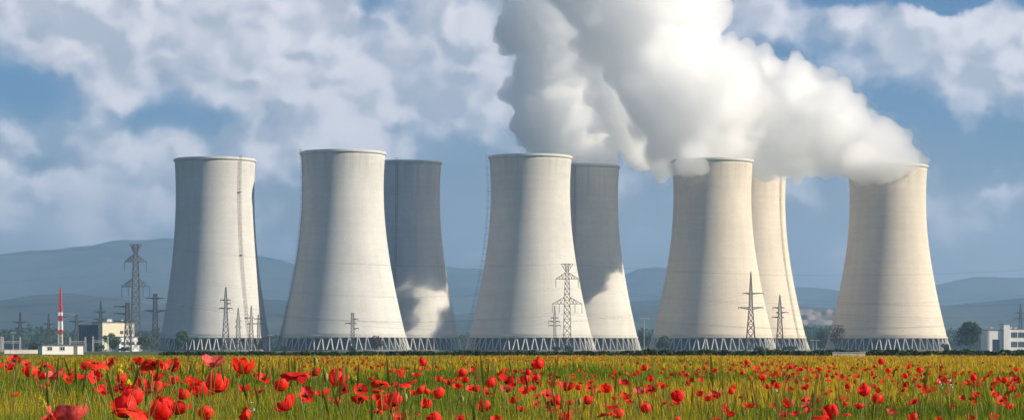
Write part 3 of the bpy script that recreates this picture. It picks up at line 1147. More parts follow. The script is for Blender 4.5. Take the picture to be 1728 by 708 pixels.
# ------------------------------------------------------------------ mast, gantries, poles
def build_mast():
    Y = 1010
    u = Y / F
    z = lambda row: CZ + (HY - row) * u
    root = empty('striped_mast', ((102 - 864) * u, Y, 0), 'tall red and white striped lattice mast at the left', 'mast')
    bands = [(485, 526, 'red', .5, 2.4), (526, 532, 'white', 2.4, 2.6), (532, 541, 'red', 2.6, 2.8), (541, 556, 'white', 2.8, 3.0), (556, 563, 'red', 3.0, 3.1), (563, 593, 'pale_steel', 3.1, 3.6)]
    for r0, r1, c, w0, w1 in bands:
        b = MB()
        zt, zb = z(r0), max(0, z(r1))
        wt_, wb = w0 * u, w1 * u
        lw = .30 if c != 'pale_steel' else .16
        for sx in (-1, 1):
            for sy in (-1, 1):
                b.bar((sx * wb, sy * wb, zb), (sx * wt_, sy * wt_, zt), lw, lw * .8)
        n = max(1, int(round((zt - zb) / 1.5)))
        for k in range(n):
            a, e = lerp(zb, zt, k / n), lerp(zb, zt, (k + 1) / n)
            wa, we = lerp(wb, wt_, k / n), lerp(wb, wt_, (k + 1) / n)
            for s in (-1, 1):
                for q in (-1, 1):
                    b.bar((-q * wa, s * wa, a), (q * we, s * we, e), lw * .6)
                    b.bar((s * wa, -q * wa, a), (s * we, q * we, e), lw * .6)
            b.box(-wa, wa, -wa, wa, a - .05, a + .05)
        o = b.obj('band', M[c], root)
        o['label'] = {'red': 'red painted band', 'white': 'white painted band', 'pale_steel': 'bare grey lattice foot'}[c]
    t = MB().bar((0, 0, z(485)), (0, 0, z(478)), .12, .05, 6).obj('aerial', M['red'], root)
    l = MB()
    l.bar((0, 0, z(541)), (26 * u, 0, z(530)), .14)
    l.bar((0, 0, z(527)), (26 * u, 0, z(530)), .10)
    l.obj('side_boom', M['pale_steel'], root)
build_mast()

def gantry(p0, p1, top, Y, label):
    u = Y / F
    root = empty('substation_gantry', ((p0 + p1) / 2 * u - 864 * u, Y, 0), label, 'gantry', 'substation gantries')
    hw = (p1 - p0) / 2 * u
    h = CZ + (HY - top) * u
    for s in (-1, 1):
        b = MB()
        for dx in (-.35, .35):
            b.bar((s * hw + dx, 0, 0), (s * hw + dx * .6, 0, h + 2), .16)
        k = 0
        while k * 1.1 < h:
            b.bar((s * hw - .35, 0, k * 1.1), (s * hw + .35, 0, k * 1.1 + 1.1), .09)
            k += 1
        b.obj('post', M['pale_steel'], root)
    b = MB()
    for dz in (0, .8):
        b.bar((-hw, 0, h - dz), (hw, 0, h - dz), .14)
    n = max(4, int(2 * hw / 1.1))
    for k in range(n):
        b.bar((lerp(-hw, hw, k / n), 0, h - (.8 if k % 2 else 0)), (lerp(-hw, hw, (k + 1) / n), 0, h - (0 if k % 2 else .8)), .09)
    b.obj('beam', M['pale_steel'], root)
    for k in range(3):
        xx = lerp(-hw, hw, (k + 1) / 4)
        MB().tube([(xx, 0, h - .8), (xx, 0, h - 1.5), (xx, 0, h - 2.2)], [.16, .34, .16], 6).obj('insulator', M['ceramic'], root)
gantry(5, 34, 575, 1120, 'pale steel gantry at the left edge of the picture')
gantry(118, 144, 575, 1130, 'pale steel gantry between the striped mast and the dark shed')
gantry(157, 182, 574, 1110, 'pale steel gantry in front of the dark blue shed')
gantry(-38, 2, 574, 1140, 'pale steel gantry cut by the left edge of the picture')

def lamp_pole(px, top, Y, label, arm=2.2):
    u = Y / F
    h = CZ + (HY - top) * u
    root = empty('lamp_pole', ((px - 864) * u, Y, 0), label, 'lamp pole', 'lamp poles around the towers')
    MB().tube([(0, 0, 0), (0, 0, h * .5), (0, 0, h)], [.34, .26, .18], 8).obj('pole', M['pale_steel'], root)
    b = MB()
    b.bar((-arm, 0, h - .1), (arm, 0, h - .1), .14)
    b.obj('cross_piece', M['pale_steel'], root)
    for s in (-1, 1):
        MB().box(s * arm - .45, s * arm + .45, -.25, .25, h - .4, h - .05).obj('lamp_head', M['pale_steel'], root)
lamp_pole(1087, 536, 1250, 'white pole with cross piece left of the tower with the pointed pylon')
lamp_pole(1372, 573, 1180, 'left one of two short lamp poles between the two rightmost towers', 1.0)
lamp_pole(1378, 573, 1180, 'right one of two short lamp poles between the two rightmost towers', 1.0)
lamp_pole(22, 560, 1150, 'thin pole behind the left-edge gantries', 1.0)
lamp_pole(1190, 566, 1240, 'thin pole at the left foot of the pointed pylon tower', .8)
lamp_pole(455, 564, 1250, 'thin pole in the gap right of the leftmost tower', .8)

# ------------------------------------------------------------------ buildings
def wbox(parent, name, material, x0, x1, y0, y1, z0, z1):
    return MB().box(x0, x1, y0, y1, z0, z1).obj(name, material, parent)

def window(parent, x0, x1, yf, z0, z1, bars=1, deep=.18):
    """glazing set in a proud frame on the face y = yf"""
    b = MB()
    t = .12
    b.box(x0 - t, x1 + t, yf - .08, yf - .003, z0 - t, z0)
    b.box(x0 - t, x1 + t, yf - .08, yf - .003, z1, z1 + t)
    b.box(x0 - t, x0, yf - .08, yf - .003, z0, z1)
    b.box(x1, x1 + t, yf - .08, yf - .003, z0, z1)
    for k in range(1, bars + 1):
        xx = lerp(x0, x1, k / (bars + 1))
        b.box(xx - .05, xx + .05, yf - .07, yf - .003, z0, z1)
    w = b.obj('window', M['pale_steel'], parent)
    MB().box(x0, x1, yf - .03, yf - .003, z0, z1).obj('pane', M['glass'], w)

def build_buildings():
    # cream hall, its sunny face turned to the right
    Y = 1300
    u = Y / F
    r = empty('cream_hall', ((200 - 864) * u, Y, 0), 'tall cream rendered hall behind the left pylons', 'building', rz=R(34))
    wbox(r, 'wall', M['cream'], -9.5, 9.5, 0, 14, 0, 15.6)
    wbox(r, 'roof', M['roof'], -9.8, 9.8, -.3, 14.3, 15.6, 16.1)
    wbox(r, 'plinth', M['basin'], -9.6, 9.6, -.12, 0, 0, 1.0)
    wbox(r, 'door', M['shedblue'], -6, -2.5, -.06, -.003, 1.0, 5)
    for k in range(3):
        window(r, 1 + k * 2.7, 2.8 + k * 2.7, 0, 9.5, 11.2)
    wbox(r, 'roof_unit', M['pale_steel'], -5, -2, 4, 7, 16.1, 17.6)
    wbox(r, 'roof_unit', M['pale_steel'], 3, 4.4, 3, 5, 16.1, 17.2)
    wbox(r, 'drainpipe', M['pale_steel'], 9.1, 9.3, -.2, -.01, 0, 15.4)
    r = empty('cream_annex', ((246 - 864) * u, 1250, 0), 'low cream annex right of the tall cream hall', 'building', rz=R(30))
    wbox(r, 'wall', M['whitewall'], -6.6, 6.2, 0, 8, 0, 7.4)
    wbox(r, 'roof', M['roof'], -6.8, 6.4, -.2, 8.2, 7.4, 7.8)
    for k in range(4):
        window(r, -5.4 + k * 2.8, -3.7 + k * 2.8, 0, 3.4, 5.0)
    r = empty('dark_shed', ((154 - 864) * u, Y, 0), 'dark slate blue shed left of the cream hall', 'building', rz=R(-8))
    wbox(r, 'wall', M['shedblue'], -7.5, 6.2, 0, 18, 0, 14.2)
    wbox(r, 'roof', M['roof'], -7.7, 6.4, -.2, 18.2, 14.2, 14.6)
    for k in range(10):
        wbox(r, 'cladding_rib', M['shedblue'], -7.2 + k * 1.4, -7.05 + k * 1.4, -.14, -.002, .2, 14.1)
    wbox(r, 'door', M['roof'], -3, 1.5, -.08, -.003, 0, 4.5)
    # white hut close behind the field
    Y = 560
    u = Y / F
    r = empty('white_hut', ((106 - 864) * u, Y, 0), 'low white flat-roofed hut in front of the striped mast', 'hut', rz=R(24))
    wbox(r, 'wall', M['whitewall'], -4.9, 4.9, 0, 4.5, 0, 2.15)
    wbox(r, 'roof', M['roof'], -5.1, 5.1, -.25, 4.7, 2.15, 2.35)
    wbox(r, 'door', M['roof'], 2.6, 3.5, -.05, -.003, .05, 1.95)
    window(r, -3.6, -2.6, 0, 1.0, 1.75)
    window(r, -.6, .4, 0, 1.0, 1.75)
    u2 = 640 / F
    r = empty('pale_wall', ((38 - 864) * u2, 640, 0), 'low pale concrete wall left of the white hut', 'wall', rz=R(20))
    for k in range(6):
        wbox(r, 'panel', M['palestone'], -4.8 + k * 1.6, -3.25 + k * 1.6, 0, .15, .0, 1.0)
    wbox(r, 'coping', M['palestone'], -4.85, 4.8, -.06, .21, 1.0, 1.1)
    u2 = 380 / F
    r = empty('pale_wall', ((1358 - 864) * u2, 330, 0), 'long low whitish kerb wall at the field edge below the small pointed pylon', 'wall')
    for k in range(4):
        wbox(r, 'panel', M['palestone'], -2.3 + k * 1.15, -1.2 + k * 1.15, 0, .2, .0, .78)
    wbox(r, 'coping', M['palestone'], -2.35, 2.3, -.05, .25, .78, .86)
    # white modern offices at the right edge
    Y = 1330
    u = Y / F
    x = lambda px: (px - 1697) * u
    zz = lambda row: CZ + (HY - row) * u
    r = empty('white_office', ((1697 - 864) * u, Y, 0), 'white flat-roofed office with dark windows at the right edge', 'building', rz=R(8))
    wbox(r, 'wall', M['whitewall'], x(1666), x(1692), 0, 12, 0, zz(557))
    wbox(r, 'roof', M['roof'], x(1665.4), x(1692.4), -.2, 12.2, zz(557), zz(555.8))
    wbox(r, 'stair_tower', M['whitewall'], x(1692.5), x(1703), -1.2, 6, 0, zz(547))
    wbox(r, 'roof', M['roof'], x(1692), x(1703.5), -1.4, 6.2, zz(547), zz(546))
    wbox(r, 'wall', M['whitewall'], x(1703.5), x(1790), .4, 14, 0, zz(555))
    wbox(r, 'roof', M['roof'], x(1703), x(1791), .2, 14.2, zz(555), zz(554))
    wbox(r, 'door', M['glass'], x(1674), x(1686), -.06, -.003, 0, zz(572))
    for k, (ux, uy) in enumerate([(1708, 4), (1720, 7), (1676, 5), (1738, 5)]):
        wbox(r, 'roof_unit', M['pale_steel'], x(ux), x(ux + 5), uy, uy + 2, zz(555) if ux > 1700 else zz(556.5), zz(551.5))
    wbox(r, 'drainpipe', M['pale_steel'], x(1668), x(1668.6), -.16, -.003, 0, zz(558))
    for q in range(6):
        a = 1707 + q * 12.5
        window(r, x(a), x(a + 10.5), .4, zz(569), zz(560), 3)
        window(r, x(a), x(a + 10.5), .4, zz(585), zz(576), 3)
build_buildings()

# ------------------------------------------------------------------ meadow grass
def blades(name, n, ylo, yhi, power, hlo, hhi, wmin, wk, seed, tints, stalk=0.0, lean=.35):
    """tapering bent blades, coloured plant by plant"""
    rng = np.random.default_rng(seed)
    q = rng.uniform(0, 1, n)
    e = power + 1
    Y = (ylo ** e + q * (yhi ** e - ylo ** e)) ** (1 / e)
    X = rng.uniform(-1, 1, n) * (.216 * 1.18 * Y + .8)
    bank = .54 - .28 * np.clip((X + 1.6) / 2.8, 0, 1) ** 2 * (3 - 2 * np.clip((X + 1.6) / 2.8, 0, 1))
    s1 = np.clip((Y - 3) / 37, 0, 1)
    Z = bank * (1 - s1 * s1 * (3 - 2 * s1)) + .03 * np.sin(X * .9 + Y * .23) * (1 - np.clip((Y - 30) / 60, 0, 1))
    clump = fbm(np.c_[X * .55, Y * .28, np.zeros(n)] + seed, 3)
    H = rng.uniform(hlo, hhi, n) * (.72 + .56 * clump)
    H = np.minimum(H, np.maximum(.12, CZ - .0105 * np.minimum(Y, 24) - .02 * rng.uniform(0, 3, n) - Z))
    W = np.maximum(wmin, wk * Y) * rng.uniform(.7, 1.35, n)
    az = rng.uniform(0, 2 * math.pi, n)
    ld = rng.uniform(.05, 1, n) * lean * H
    dx, dy = np.cos(az) * ld - .06 * H, np.sin(az) * ld
    fa = rng.uniform(0, math.pi, n)
    wx, wy = np.cos(fa) * W * .5, np.sin(fa) * W * .5 * .5
    base = np.c_[X, Y, Z - .02]
    side = np.c_[wx, wy, np.zeros(n)]
    lv = []
    for t, ww in ((0, .8), (.45, 1.0), (.78, .7)):
        c = base + np.c_[dx * t ** 2, dy * t ** 2, H * t]
        lv += [c - side * ww, c + side * ww]
    lv.append(base + np.c_[dx, dy, H * (1 - .12 * np.minimum(1, ld / H * 2))])
    V = np.stack(lv, 1)
    tri = np.array([[0, 1, 3], [0, 3, 2], [2, 3, 5], [2, 5, 4], [4, 5, 6]])
    Fc = (np.arange(n)[:, None, None] * 7 + tri[None]).reshape(-1)
    me = bpy.data.meshes.new(name)
    me.vertices.add(n * 7)
    me.vertices.foreach_set('co', V.ravel())
    m = n * 5
    me.loops.add(m * 3)
    me.loops.foreach_set('vertex_index', Fc.astype(np.int32))
    me.polygons.add(m)
    me.polygons.foreach_set('loop_start', np.arange(m, dtype=np.int32) * 3)
    # plants of one kind grow in patches
    T = np.array(tints)
    pat = fbm(np.c_[X * .22, Y * .07, np.ones(n)] + 5.5, 3) * 2.3 - .62 + rng.normal(size=n) * .22
    far = np.clip((Y - 18) / 120, 0, 1)
    idx = np.clip(pat - .24 + far * (.46 + .40 * np.clip((X / Y + .05) / .2, 0, 1)), 0, .999) * (len(T) - 1)
    i0 = idx.astype(int)
    f = (idx - i0)[:, None]
    col = T[i0] * (1 - f) + T[np.minimum(i0 + 1, len(T) - 1)] * f
    col = col * rng.uniform(.7, 1.3, (n, 1))
    at = me.attributes.new('tint', 'FLOAT_COLOR', 'POINT')
    at.data.foreach_set('color', np.repeat(np.c_[col, np.ones(n)], 7, 0).astype(np.float32).ravel())
    me.materials.append(GRASSM)
    me.update()
    me.validate()
    return me

GRASSM = attr_leaf('meadow_blades', .45)
TINTS = [(.085, .165, .014), (.15, .235, .018), (.29, .32, .024), (.54, .39, .028), (.66, .40, .032)]
def build_grass():
    o = link('meadow_grass', blades('meadow_grass', 110000, 5.0, 40, .35, .25, .43, .0036, .00030, 3, TINTS))
    tag(o, 'tall green and straw coloured grass among the near poppies', 'grass', kind='stuff')
    o = link('meadow_grass', blades('meadow_grass', 85000, 36, 110, .3, .38, .60, .010, .00036, 4, TINTS))
    tag(o, 'yellow green grass filling the middle of the field', 'grass', kind='stuff')
    o = link('meadow_grass', blades('meadow_grass', 70000, 100, FIELD_END, .4, .52, .72, .03, .00042, 5, TINTS))
    tag(o, 'ochre grass at the far side of the field', 'grass', kind='stuff')
build_grass()

def ears():
    """grass ears and thin straw stalks rising over the blades"""
    rng = np.random.default_rng(12)
    b = MB()
    tl = []
    for i in range(1900):
        Y = 6 + 40 * rng.uniform() ** 1.2
        X = rng.uniform(-1, 1) * (.25 * Y + .5)
        h = rng.uniform(.56, .86) if rng.uniform() < .85 else rng.uniform(.8, 1.0)
        z = gz(X, Y)
        h = min(h, CZ - .0042 * Y - .07 - z)
        if h < .4:
            continue
        a = rng.uniform(0, 6.28)
        L = rng.uniform(.03, .16)
        tip = Vector((X + math.cos(a) * L, Y + math.sin(a) * L, z + h))
        mid = Vector((X + math.cos(a) * L * .25, Y + math.sin(a) * L * .25, z + h * .55))
        n0 = len(b.v)
        b.tube([(X, Y, z), mid, tip], [.003, .0026, .002], 3)
        d = (tip - mid).normalized()
        e = rng.uniform(.04, .075)
        b.tube([tip - d * .005, tip + d * e * .35, tip + d * e * .8, tip + d * e * 1.2], [.003, .010, .008, .001], 4)
        c = np.array((.30, .26, .07) if rng.uniform() < .6 else (.16, .19, .035)) * rng.uniform(.7, 1.3)
        tl += [tuple(c) + (1,)] * (len(b.v) - n0)
    me = b.mesh('grass_ears', GRASSM)
    at = me.attributes.new('tint', 'FLOAT_COLOR', 'POINT')
    at.data.foreach_set('color', np.array(tl, np.float32).ravel())
    tag(link('grass_ears', me), 'straw yellow grass ears standing over the meadow', 'grass', kind='stuff')
ears()

# ------------------------------------------------------------------ poppies
PETALM = [petal_mat('poppy_petal_scarlet', (.88, .028, .010), (.95, .085, .04)),
          petal_mat('poppy_petal_crimson', (.82, .016, .012), (.93, .06, .05)),
          petal_mat('poppy_petal_pink', (.80, .05, .045), (.84, .22, .19))]
def petal_mb(rng, psi0, a0, a1, L, beta, ruf, mb=None):
    """one crumpled petal; flower axis +Z, flower about one unit wide"""
    nu, nv = 7, 6
    ph = rng.uniform(0, 6.28, 4)
    g = []
    for j in range(nv):
        for i in range(nu):
            u = -1 + 2 * i / (nu - 1)
            v = (j / (nv - 1)) * (1 - .20 * u * u - .10 * abs(u) ** 4) * (1 + .05 * math.sin(5 * u + ph[0]))
            r = z = 0.0
            st = 10
            for k in range(st):
                t = v * (k + .5) / st
                al = a0 + (a1 - a0) * t + ruf * t * t * math.sin(4.5 * u + ph[1])
                r += math.cos(al) * v / st
                z += math.sin(al) * v / st
            ps = psi0 + u * beta * (.55 + .45 * math.sin(min(1, v + .35) * math.pi * .5))
            rr = .035 + r * L + .02 * v * math.sin(7 * u + ph[2])
            g.append((rr * math.cos(ps), rr * math.sin(ps), z * L + .018 * v * math.sin(9 * u + ph[3])))
    f = [(j * nu + i, j * nu + i + 1, (j + 1) * nu + i + 1, (j + 1) * nu + i) for j in range(nv - 1) for i in range(nu - 1)]
    return (mb or MB()).add(g, f)

FORMS = [  # a0, a1, length, half spread, ruffle
    ('cup', 12, 88, .74, 1.02, .35), ('bowl', 8, 58, .62, 1.00, .40), ('open', 5, 26, .53, .98, .45),
    ('globe', 8, 124, .80, 1.05, .25), ('skirt', 62, -78, .72, 1.02, .40), ('loose', 18, 70, .66, .95, .6)]
def poppy_kit():
    kit = []
    for fi, (nm, a0, a1, L, be, ruf) in enumerate(FORMS):
        for v in range(2):
            rng = np.random.default_rng(40 + fi * 7 + v)
            pm = v if fi % 2 == 0 else 1 - v
            pet = []
            j = MB()
            for k in range(4):
                inner = k % 2
                args = (k * math.pi / 2 + rng.normal() * .12, R(a0 + 7 * inner + rng.normal() * 4), R(a1 + 9 * inner + rng.normal() * 9), L * (.95 if inner else 1.03), be, ruf)
                seed = int(rng.integers(1e6))
                pet.append(petal_mb(np.random.default_rng(seed), *args).mesh('petal', PETALM[pm], True))
                petal_mb(np.random.default_rng(seed), *args, mb=j)
            bloom = j.mesh('bloom', PETALM[pm], True)
            kit.append((nm, pet, bloom, 1.08 / (max(q[0] for q in j.v) - min(q[0] for q in j.v))))
    # one pale pink open cup
    rng = np.random.default_rng(77)
    pet = [petal_mb(rng, k * math.pi / 2, R(8 + 6 * (k % 2)), R(74), .68, 1.0, .4).mesh('petal', PETALM[2], True) for k in range(4)]
    j = MB()
    for k in range(4):
        petal_mb(rng, k * math.pi / 2, R(8 + 6 * (k % 2)), R(74), .68, 1.0, .4, mb=j)
    kit.append(('pink', pet, j.mesh('bloom', PETALM[2], True), 1.08 / (max(q[0] for q in j.v) - min(q[0] for q in j.v))))
    return kit
KIT = poppy_kit()
def seed_head():
    b = MB()
    b.lathe([(.001, -.02), (.045, 0), (.075, .07), (.08, .13), (.06, .17), (.085, .19), (.001, .2)], 8)
    return b.mesh('seed_head', M['pod'], True)
def stamen_ring():
    b = MB()
    r = random.Random(3)
    for k in range(26):
        a = r.uniform(0, 6.28)
        rr = r.uniform(.10, .17)
        p = Vector((rr * math.cos(a), rr * math.sin(a), r.uniform(.10, .20)))
        b.bar((p.x * .35, p.y * .35, .02), p, .006, .006, 3)
        b.bar(p, p + Vector((0, 0, .025)), .022, .016, 4)
    return b.mesh('stamens', M['stamen'], False)
SEEDH, STAM = seed_head(), stamen_ring()
def stem_mesh(seed):
    r = random.Random(seed)
    bx, by = r.uniform(-.05, .05), r.uniform(-.05, .05)
    pts = []
    for i in range(7):
        t = i / 6
        pts.append((bx * math.sin(t * math.pi) + .012 * math.sin(9 * t + seed), by * math.sin(t * math.pi), t))
    b = MB()
    b.tube(pts, [.0046, .0042, .004, .0038, .0036, .0034, .0036], 5)
    return b.mesh('stem', M['stem'], True)
STEMS = [stem_mesh(k) for k in range(5)]

# column, row, width of every poppy that the photograph shows large enough to place
def rows(x0, k, txt):
    out = []
    for a in txt.split():
        q = a.split(',')
        out.append((x0 + float(q[0]) / k, 580 + float(q[1]) / k, float(q[2]) / k, q[3] if len(q) > 3 else None))
    return out
SPOTS = (rows(0, 4.32, '''50,160,100,bowl 105,115,70 195,145,55 335,155,95,skirt 220,195,80 300,225,90,loose 400,225,110,pink 500,250,80 600,235,140,skirt 695,240,90,cup 690,150,150,skirt
 620,160,50 805,135,80,bowl 110,370,55 310,310,70 760,340,90,loose 885,250,60 880,320,75 1010,130,85 1120,145,140,skirt 1250,165,120,bowl 1035,200,70 1140,230,100 1030,275,65 1130,305,90 1070,340,85
 1260,260,85 1210,290,60 965,370,115,globe 910,450,130,globe 950,500,185,skirt 1020,530,120,bowl 1180,475,130,globe 1300,460,140,cup 1400,275,110,loose 1450,320,90 1585,285,120,globe 1640,335,50
 1525,350,70 1330,360,80 1505,500,90,globe 1555,130,125,pink 500,515,230,pink 370,545,120,cup''')
 + rows(400, 4.32, '''45,155,110,globe 145,222,50 200,250,75 55,320,75 160,340,65 320,295,85,globe 425,230,170,skirt 570,210,75 740,195,65 728,245,85,globe 795,245,40 710,290,45 505,335,80 505,370,90
 355,435,130,cup 625,355,80,cup 775,325,75 900,330,80 895,395,105,skirt 680,405,40 730,415,45 65,465,50 60,520,70 980,250,55 1050,290,110,skirt 1030,340,70 1190,210,85,bowl 1195,295,115,skirt
 1270,275,70 1310,220,60 1355,130,55,globe 1350,180,50 1335,335,100,loose 1285,355,60 1385,345,50 1145,395,90,globe 1030,390,70 1070,440,80 1130,470,80 1025,490,70 1465,355,80,globe 1550,275,75
 1610,305,60 1645,205,60 1660,260,70 1710,325,65 1380,430,65,globe 1315,510,45 1185,530,90 1440,545,90 1625,535,70 1715,185,45 1470,250,50''')
 + rows(800, 3.724, '''10,280,60 45,275,75 80,305,60 105,240,55 5,155,30 60,388,75,globe 170,178,60 258,172,40 305,178,30 337,178,35 210,225,95,bowl 205,280,75,pink 402,120,62,globe 390,205,45 318,292,70
 372,275,50 320,220,50 250,352,60 297,405,65,loose 398,328,45 390,375,45 465,318,65 520,350,55 485,375,60 540,390,50 490,415,60 600,365,50 570,455,60 632,420,40 582,262,90,cup 625,245,35 665,242,38
 655,270,40 730,272,55 735,235,50 712,350,55,globe 740,318,30 785,298,30 832,276,58 885,335,45 955,325,65 975,357,50 862,390,90,bowl 835,440,95,skirt 905,437,60 940,240,58,bowl 980,250,30 1035,300,60,pink
 1010,190,35 1028,178,28 1068,147,36 1068,258,45 1110,285,60 1185,260,65 1150,260,35 1112,215,35 1070,362,32 1080,400,55 1195,368,48 1232,380,40 1282,320,65 1280,362,55 1242,190,40 1312,182,35 1340,190,25
 1408,155,25 1443,150,25 1510,162,42 1565,140,20 1648,130,25 1713,112,30 1685,178,30 1420,310,60,bowl 1470,340,65 1512,322,60 1557,303,40,pink 1425,225,35 1632,267,32 1615,297,40 1680,330,35 1575,390,40
 1605,435,75,loose 1715,385,55 1525,470,55 1275,473,40 140,470,75,bowl 965,185,25 820,135,22 680,155,22 762,200,28 487,235,28 1180,178,20 1370,218,22''')
 + rows(1264, 3.724, '''15,385,55 85,208,45,globe 45,150,38 88,122,36 147,123,20 118,265,34 175,258,45 258,280,48 260,143,32 293,135,36 328,160,38 300,165,30 355,143,30 383,160,36 443,157,30 498,147,28 503,170,22
 195,150,30 220,185,35 228,235,30 355,270,58 245,372,60 155,387,38 345,348,50 378,352,50 428,352,42 365,385,60,pink 375,415,60 213,445,55 293,437,58 505,425,85,globe 445,460,100,skirt 610,440,52 482,307,42
 513,295,28 498,227,44 577,205,42 612,222,35 620,262,36 618,292,32 680,200,48 575,340,60 605,375,35 725,290,62 720,270,45 763,160,34 725,160,40 830,107,38,globe 792,205,34 770,185,30 790,138,25 877,165,36
 870,198,28 835,235,30 790,265,28 805,342,55,globe 690,388,55 718,388,45 900,425,65,pink 917,397,38 1003,142,42 1073,163,40 980,197,36 1050,218,40 1068,262,40 948,248,40 966,288,48 1105,292,50 1148,283,42
 1110,270,36 1035,360,72,bowl 1032,458,50 1215,228,50 1258,245,34 1195,470,50 1275,385,42 1378,243,46 1476,222,40 1410,210,38 1413,370,48 1435,303,50 1540,310,44 1558,222,40 1603,225,44 1672,220,50
 1678,158,28 1655,275,36 1590,352,60 1637,390,42 1392,460,55 1540,455,65 1340,338,40 1290,200,24 430,200,25 650,145,24 330,225,28 130,190,28 1250,300,30 1520,265,25'''))

MARKS = [(0, 'left of striped mast'), (78, 'below striped mast'), (140, 'below cream hall'), (226, 'below tallest left pylon'), (268, "below leftmost tower's left half"), (362, "below leftmost tower's right half"),
         (462, "below second tower's left half"), (578, "below second tower's right half"), (692, 'below steamless back tower'), (784, "below middle tower's left half"),
         (895, 'below tall middle pylon'), (1008, 'right of the middle towers'), (1100, 'left of the pointed pylon'), (1204, 'below the pointed pylon'),
         (1308, 'below ladder-edged tower'), (1370, 'below the bare tree'), (1430, "below rightmost tower's left half"), (1515, "below rightmost tower's right half"), (1608, 'below big round tree'), (1664, 'below white office')]
ORD = ['first', 'second', 'third', 'fourth', 'fifth', 'sixth', 'seventh', 'eighth', 'ninth', 'tenth', 'eleventh', 'twelfth']
LOOK = {'cup': 'cupped', 'bowl': 'bowl-shaped', 'open': 'wide open', 'globe': 'rounded', 'skirt': 'spread', 'loose': 'loose', 'pink': 'pinkish'}

def build_poppies():
    r = random.Random(21)
    PG = 'poppies in the field'
    made = []
    for px, py, w, form in SPOTS:
        D = .098 if w > 34 else (.09 if w > 20 else .082)
        D *= r.uniform(.93, 1.07)
        w *= (1.22 if w > 13 else 1.1) * (1.12 if px < 700 else 1.0)
        d = F * D / w
        # a flower this low in the picture stands nearer, on taller ground
        for _ in range(12):
            p = P(px, py, d)
            if p.z - gz(p.x, p.y) > .46:
                break
            d *= .95
        made.append([px, py, w, form, d, w * d / F])
    # wording: where it stands, how far down the field and how big
    buckets = {}
    for e in made:
        px, py, w = e[:3]
        k = max(i for i in range(len(MARKS)) if px >= MARKS[i][0])
        row = 'far' if py < 625 else ('middle' if py < 660 else 'near')
        if e[3] is None:
            e[3] = r.choice(['cup', 'bowl', 'globe', 'globe', 'skirt', 'loose', 'bowl', 'open'])
        buckets.setdefault((k, row), []).append(e)
    for (k, row), lst in buckets.items():
        lst.sort(key=lambda e: e[0])
        n = len(lst)
        for i, e in enumerate(lst):
            size = 'large' if e[2] > 27 else ('small' if e[2] < 14 else 'medium')
            pos = 'sole' if n == 1 else ('leftmost' if i == 0 else ('rightmost' if i == n - 1 else ORD[min(i, 11)] + ' from left'))
            col = 'pinkish' if e[3] == 'pink' else LOOK[e[3]] + ' red'
            e.append('%s %s poppy, %s in %s row %s' % (size, col, pos, row, MARKS[k][1]))
    for px, py, w, form, d, D, label in made:
        c = P(px, py, d)
        g = gz(c.x, c.y)
        kits = [k for k in KIT if k[0] == form]
        nm, pet, bloom, nrm = r.choice(kits)
        D *= nrm
        # flower hangs on a stem that stands in the soil
        ax = Vector((r.gauss(0, .30), r.gauss(-.05, .30), 1)).normalized()
        if form == 'skirt':
            ax = Vector((r.gauss(0, .15), .10 + r.gauss(0, .12), 1)).normalized()
        elif form == 'open':
            ax = Vector((r.gauss(.1, .3), -.9, .8)).normalized()
        q = ax.to_track_quat('Z', 'Y').to_euler()
        spin = r.uniform(0, 6.28)
        rot = (ax.to_track_quat('Z', 'Y').to_matrix() @ Matrix.Rotation(spin, 3, 'Z')).to_euler()
        mid = {'cup': .30, 'bowl': .22, 'open': .10, 'globe': .33, 'skirt': .10, 'loose': .25, 'pink': .24}[form]
        base = c - ax * (mid * D)
        foot = Vector((base.x + r.uniform(-.05, .05), base.y + r.uniform(-.03, .05), gz(base.x, base.y)))
        root = empty('poppy', foot, label, 'poppy', PG)
        rel = base - foot
        L = rel.length
        sq = rel.to_track_quat('Z', 'Y').to_euler()
        ws = max(1.0, .00011 * d * F / 4000 / .0016 * .85)
        so = link('stem', r.choice(STEMS), root, rot=sq, scale=(ws, ws, L))
        if w > 12.5:
            for m in pet:
                link('petal', m, root, loc=rel, rot=rot, scale=(D, D, D * r.uniform(.92, 1.08)))
            link('seed_head', SEEDH, root, loc=rel, rot=rot, scale=(D, D, D))
            link('stamens', STAM, root, loc=rel, rot=rot, scale=(D, D, D))
        else:
            link('bloom', bloom, root, loc=rel, rot=rot, scale=(D, D, D))
build_poppies()

def far_poppies():
    """the scatter of distant blooms that run together"""
    rng = np.random.default_rng(8)
    cen, siz, nor, tl = [], [], [], []
    for cx, cy, sx, sy, n in ((560, 606, 60, 5, 90), (880, 604, 70, 5, 70), (1010, 602, 50, 3, 50), (640, 616, 120, 8, 60), (1480, 625, 160, 14, 90), (1330, 622, 60, 10, 60), (880, 630, 60, 8, 40), (200, 630, 130, 12, 40), (860, 612, 500, 8, 120), (1180, 618, 90, 10, 50), (1650, 640, 60, 14, 50)):
        for i in range(n):
            px, py = rng.normal(cx, sx), max(599.5, rng.normal(cy, sy))
            d = max(26.0, min(240, .62 * F / (py - HY + .01) * rng.uniform(.75, 1.1)))
            p = P(px, py, d)
            for k in range(3):
                cen.append((p.x + rng.normal() * .012, p.y + rng.normal() * .012, max(.35, p.z + rng.normal() * .012)))
                siz.append(.062 * rng.uniform(.8, 1.3))
                nor.append(rng.normal(size=3) + np.array([0, -.8, .4]))
                tl.append(np.array((.62, .06, .02)) * rng.uniform(.8, 1.15))
    m = attr_leaf('far_petals', .4)
    me = quads_mesh('distant_poppies', np.array(cen), np.array(siz), np.array(nor), m, rng, np.array(tl))
    tag(link('distant_poppies', me), 'scatter of tiny distant red poppies across the far field', 'poppies', kind='stuff')
far_poppies()

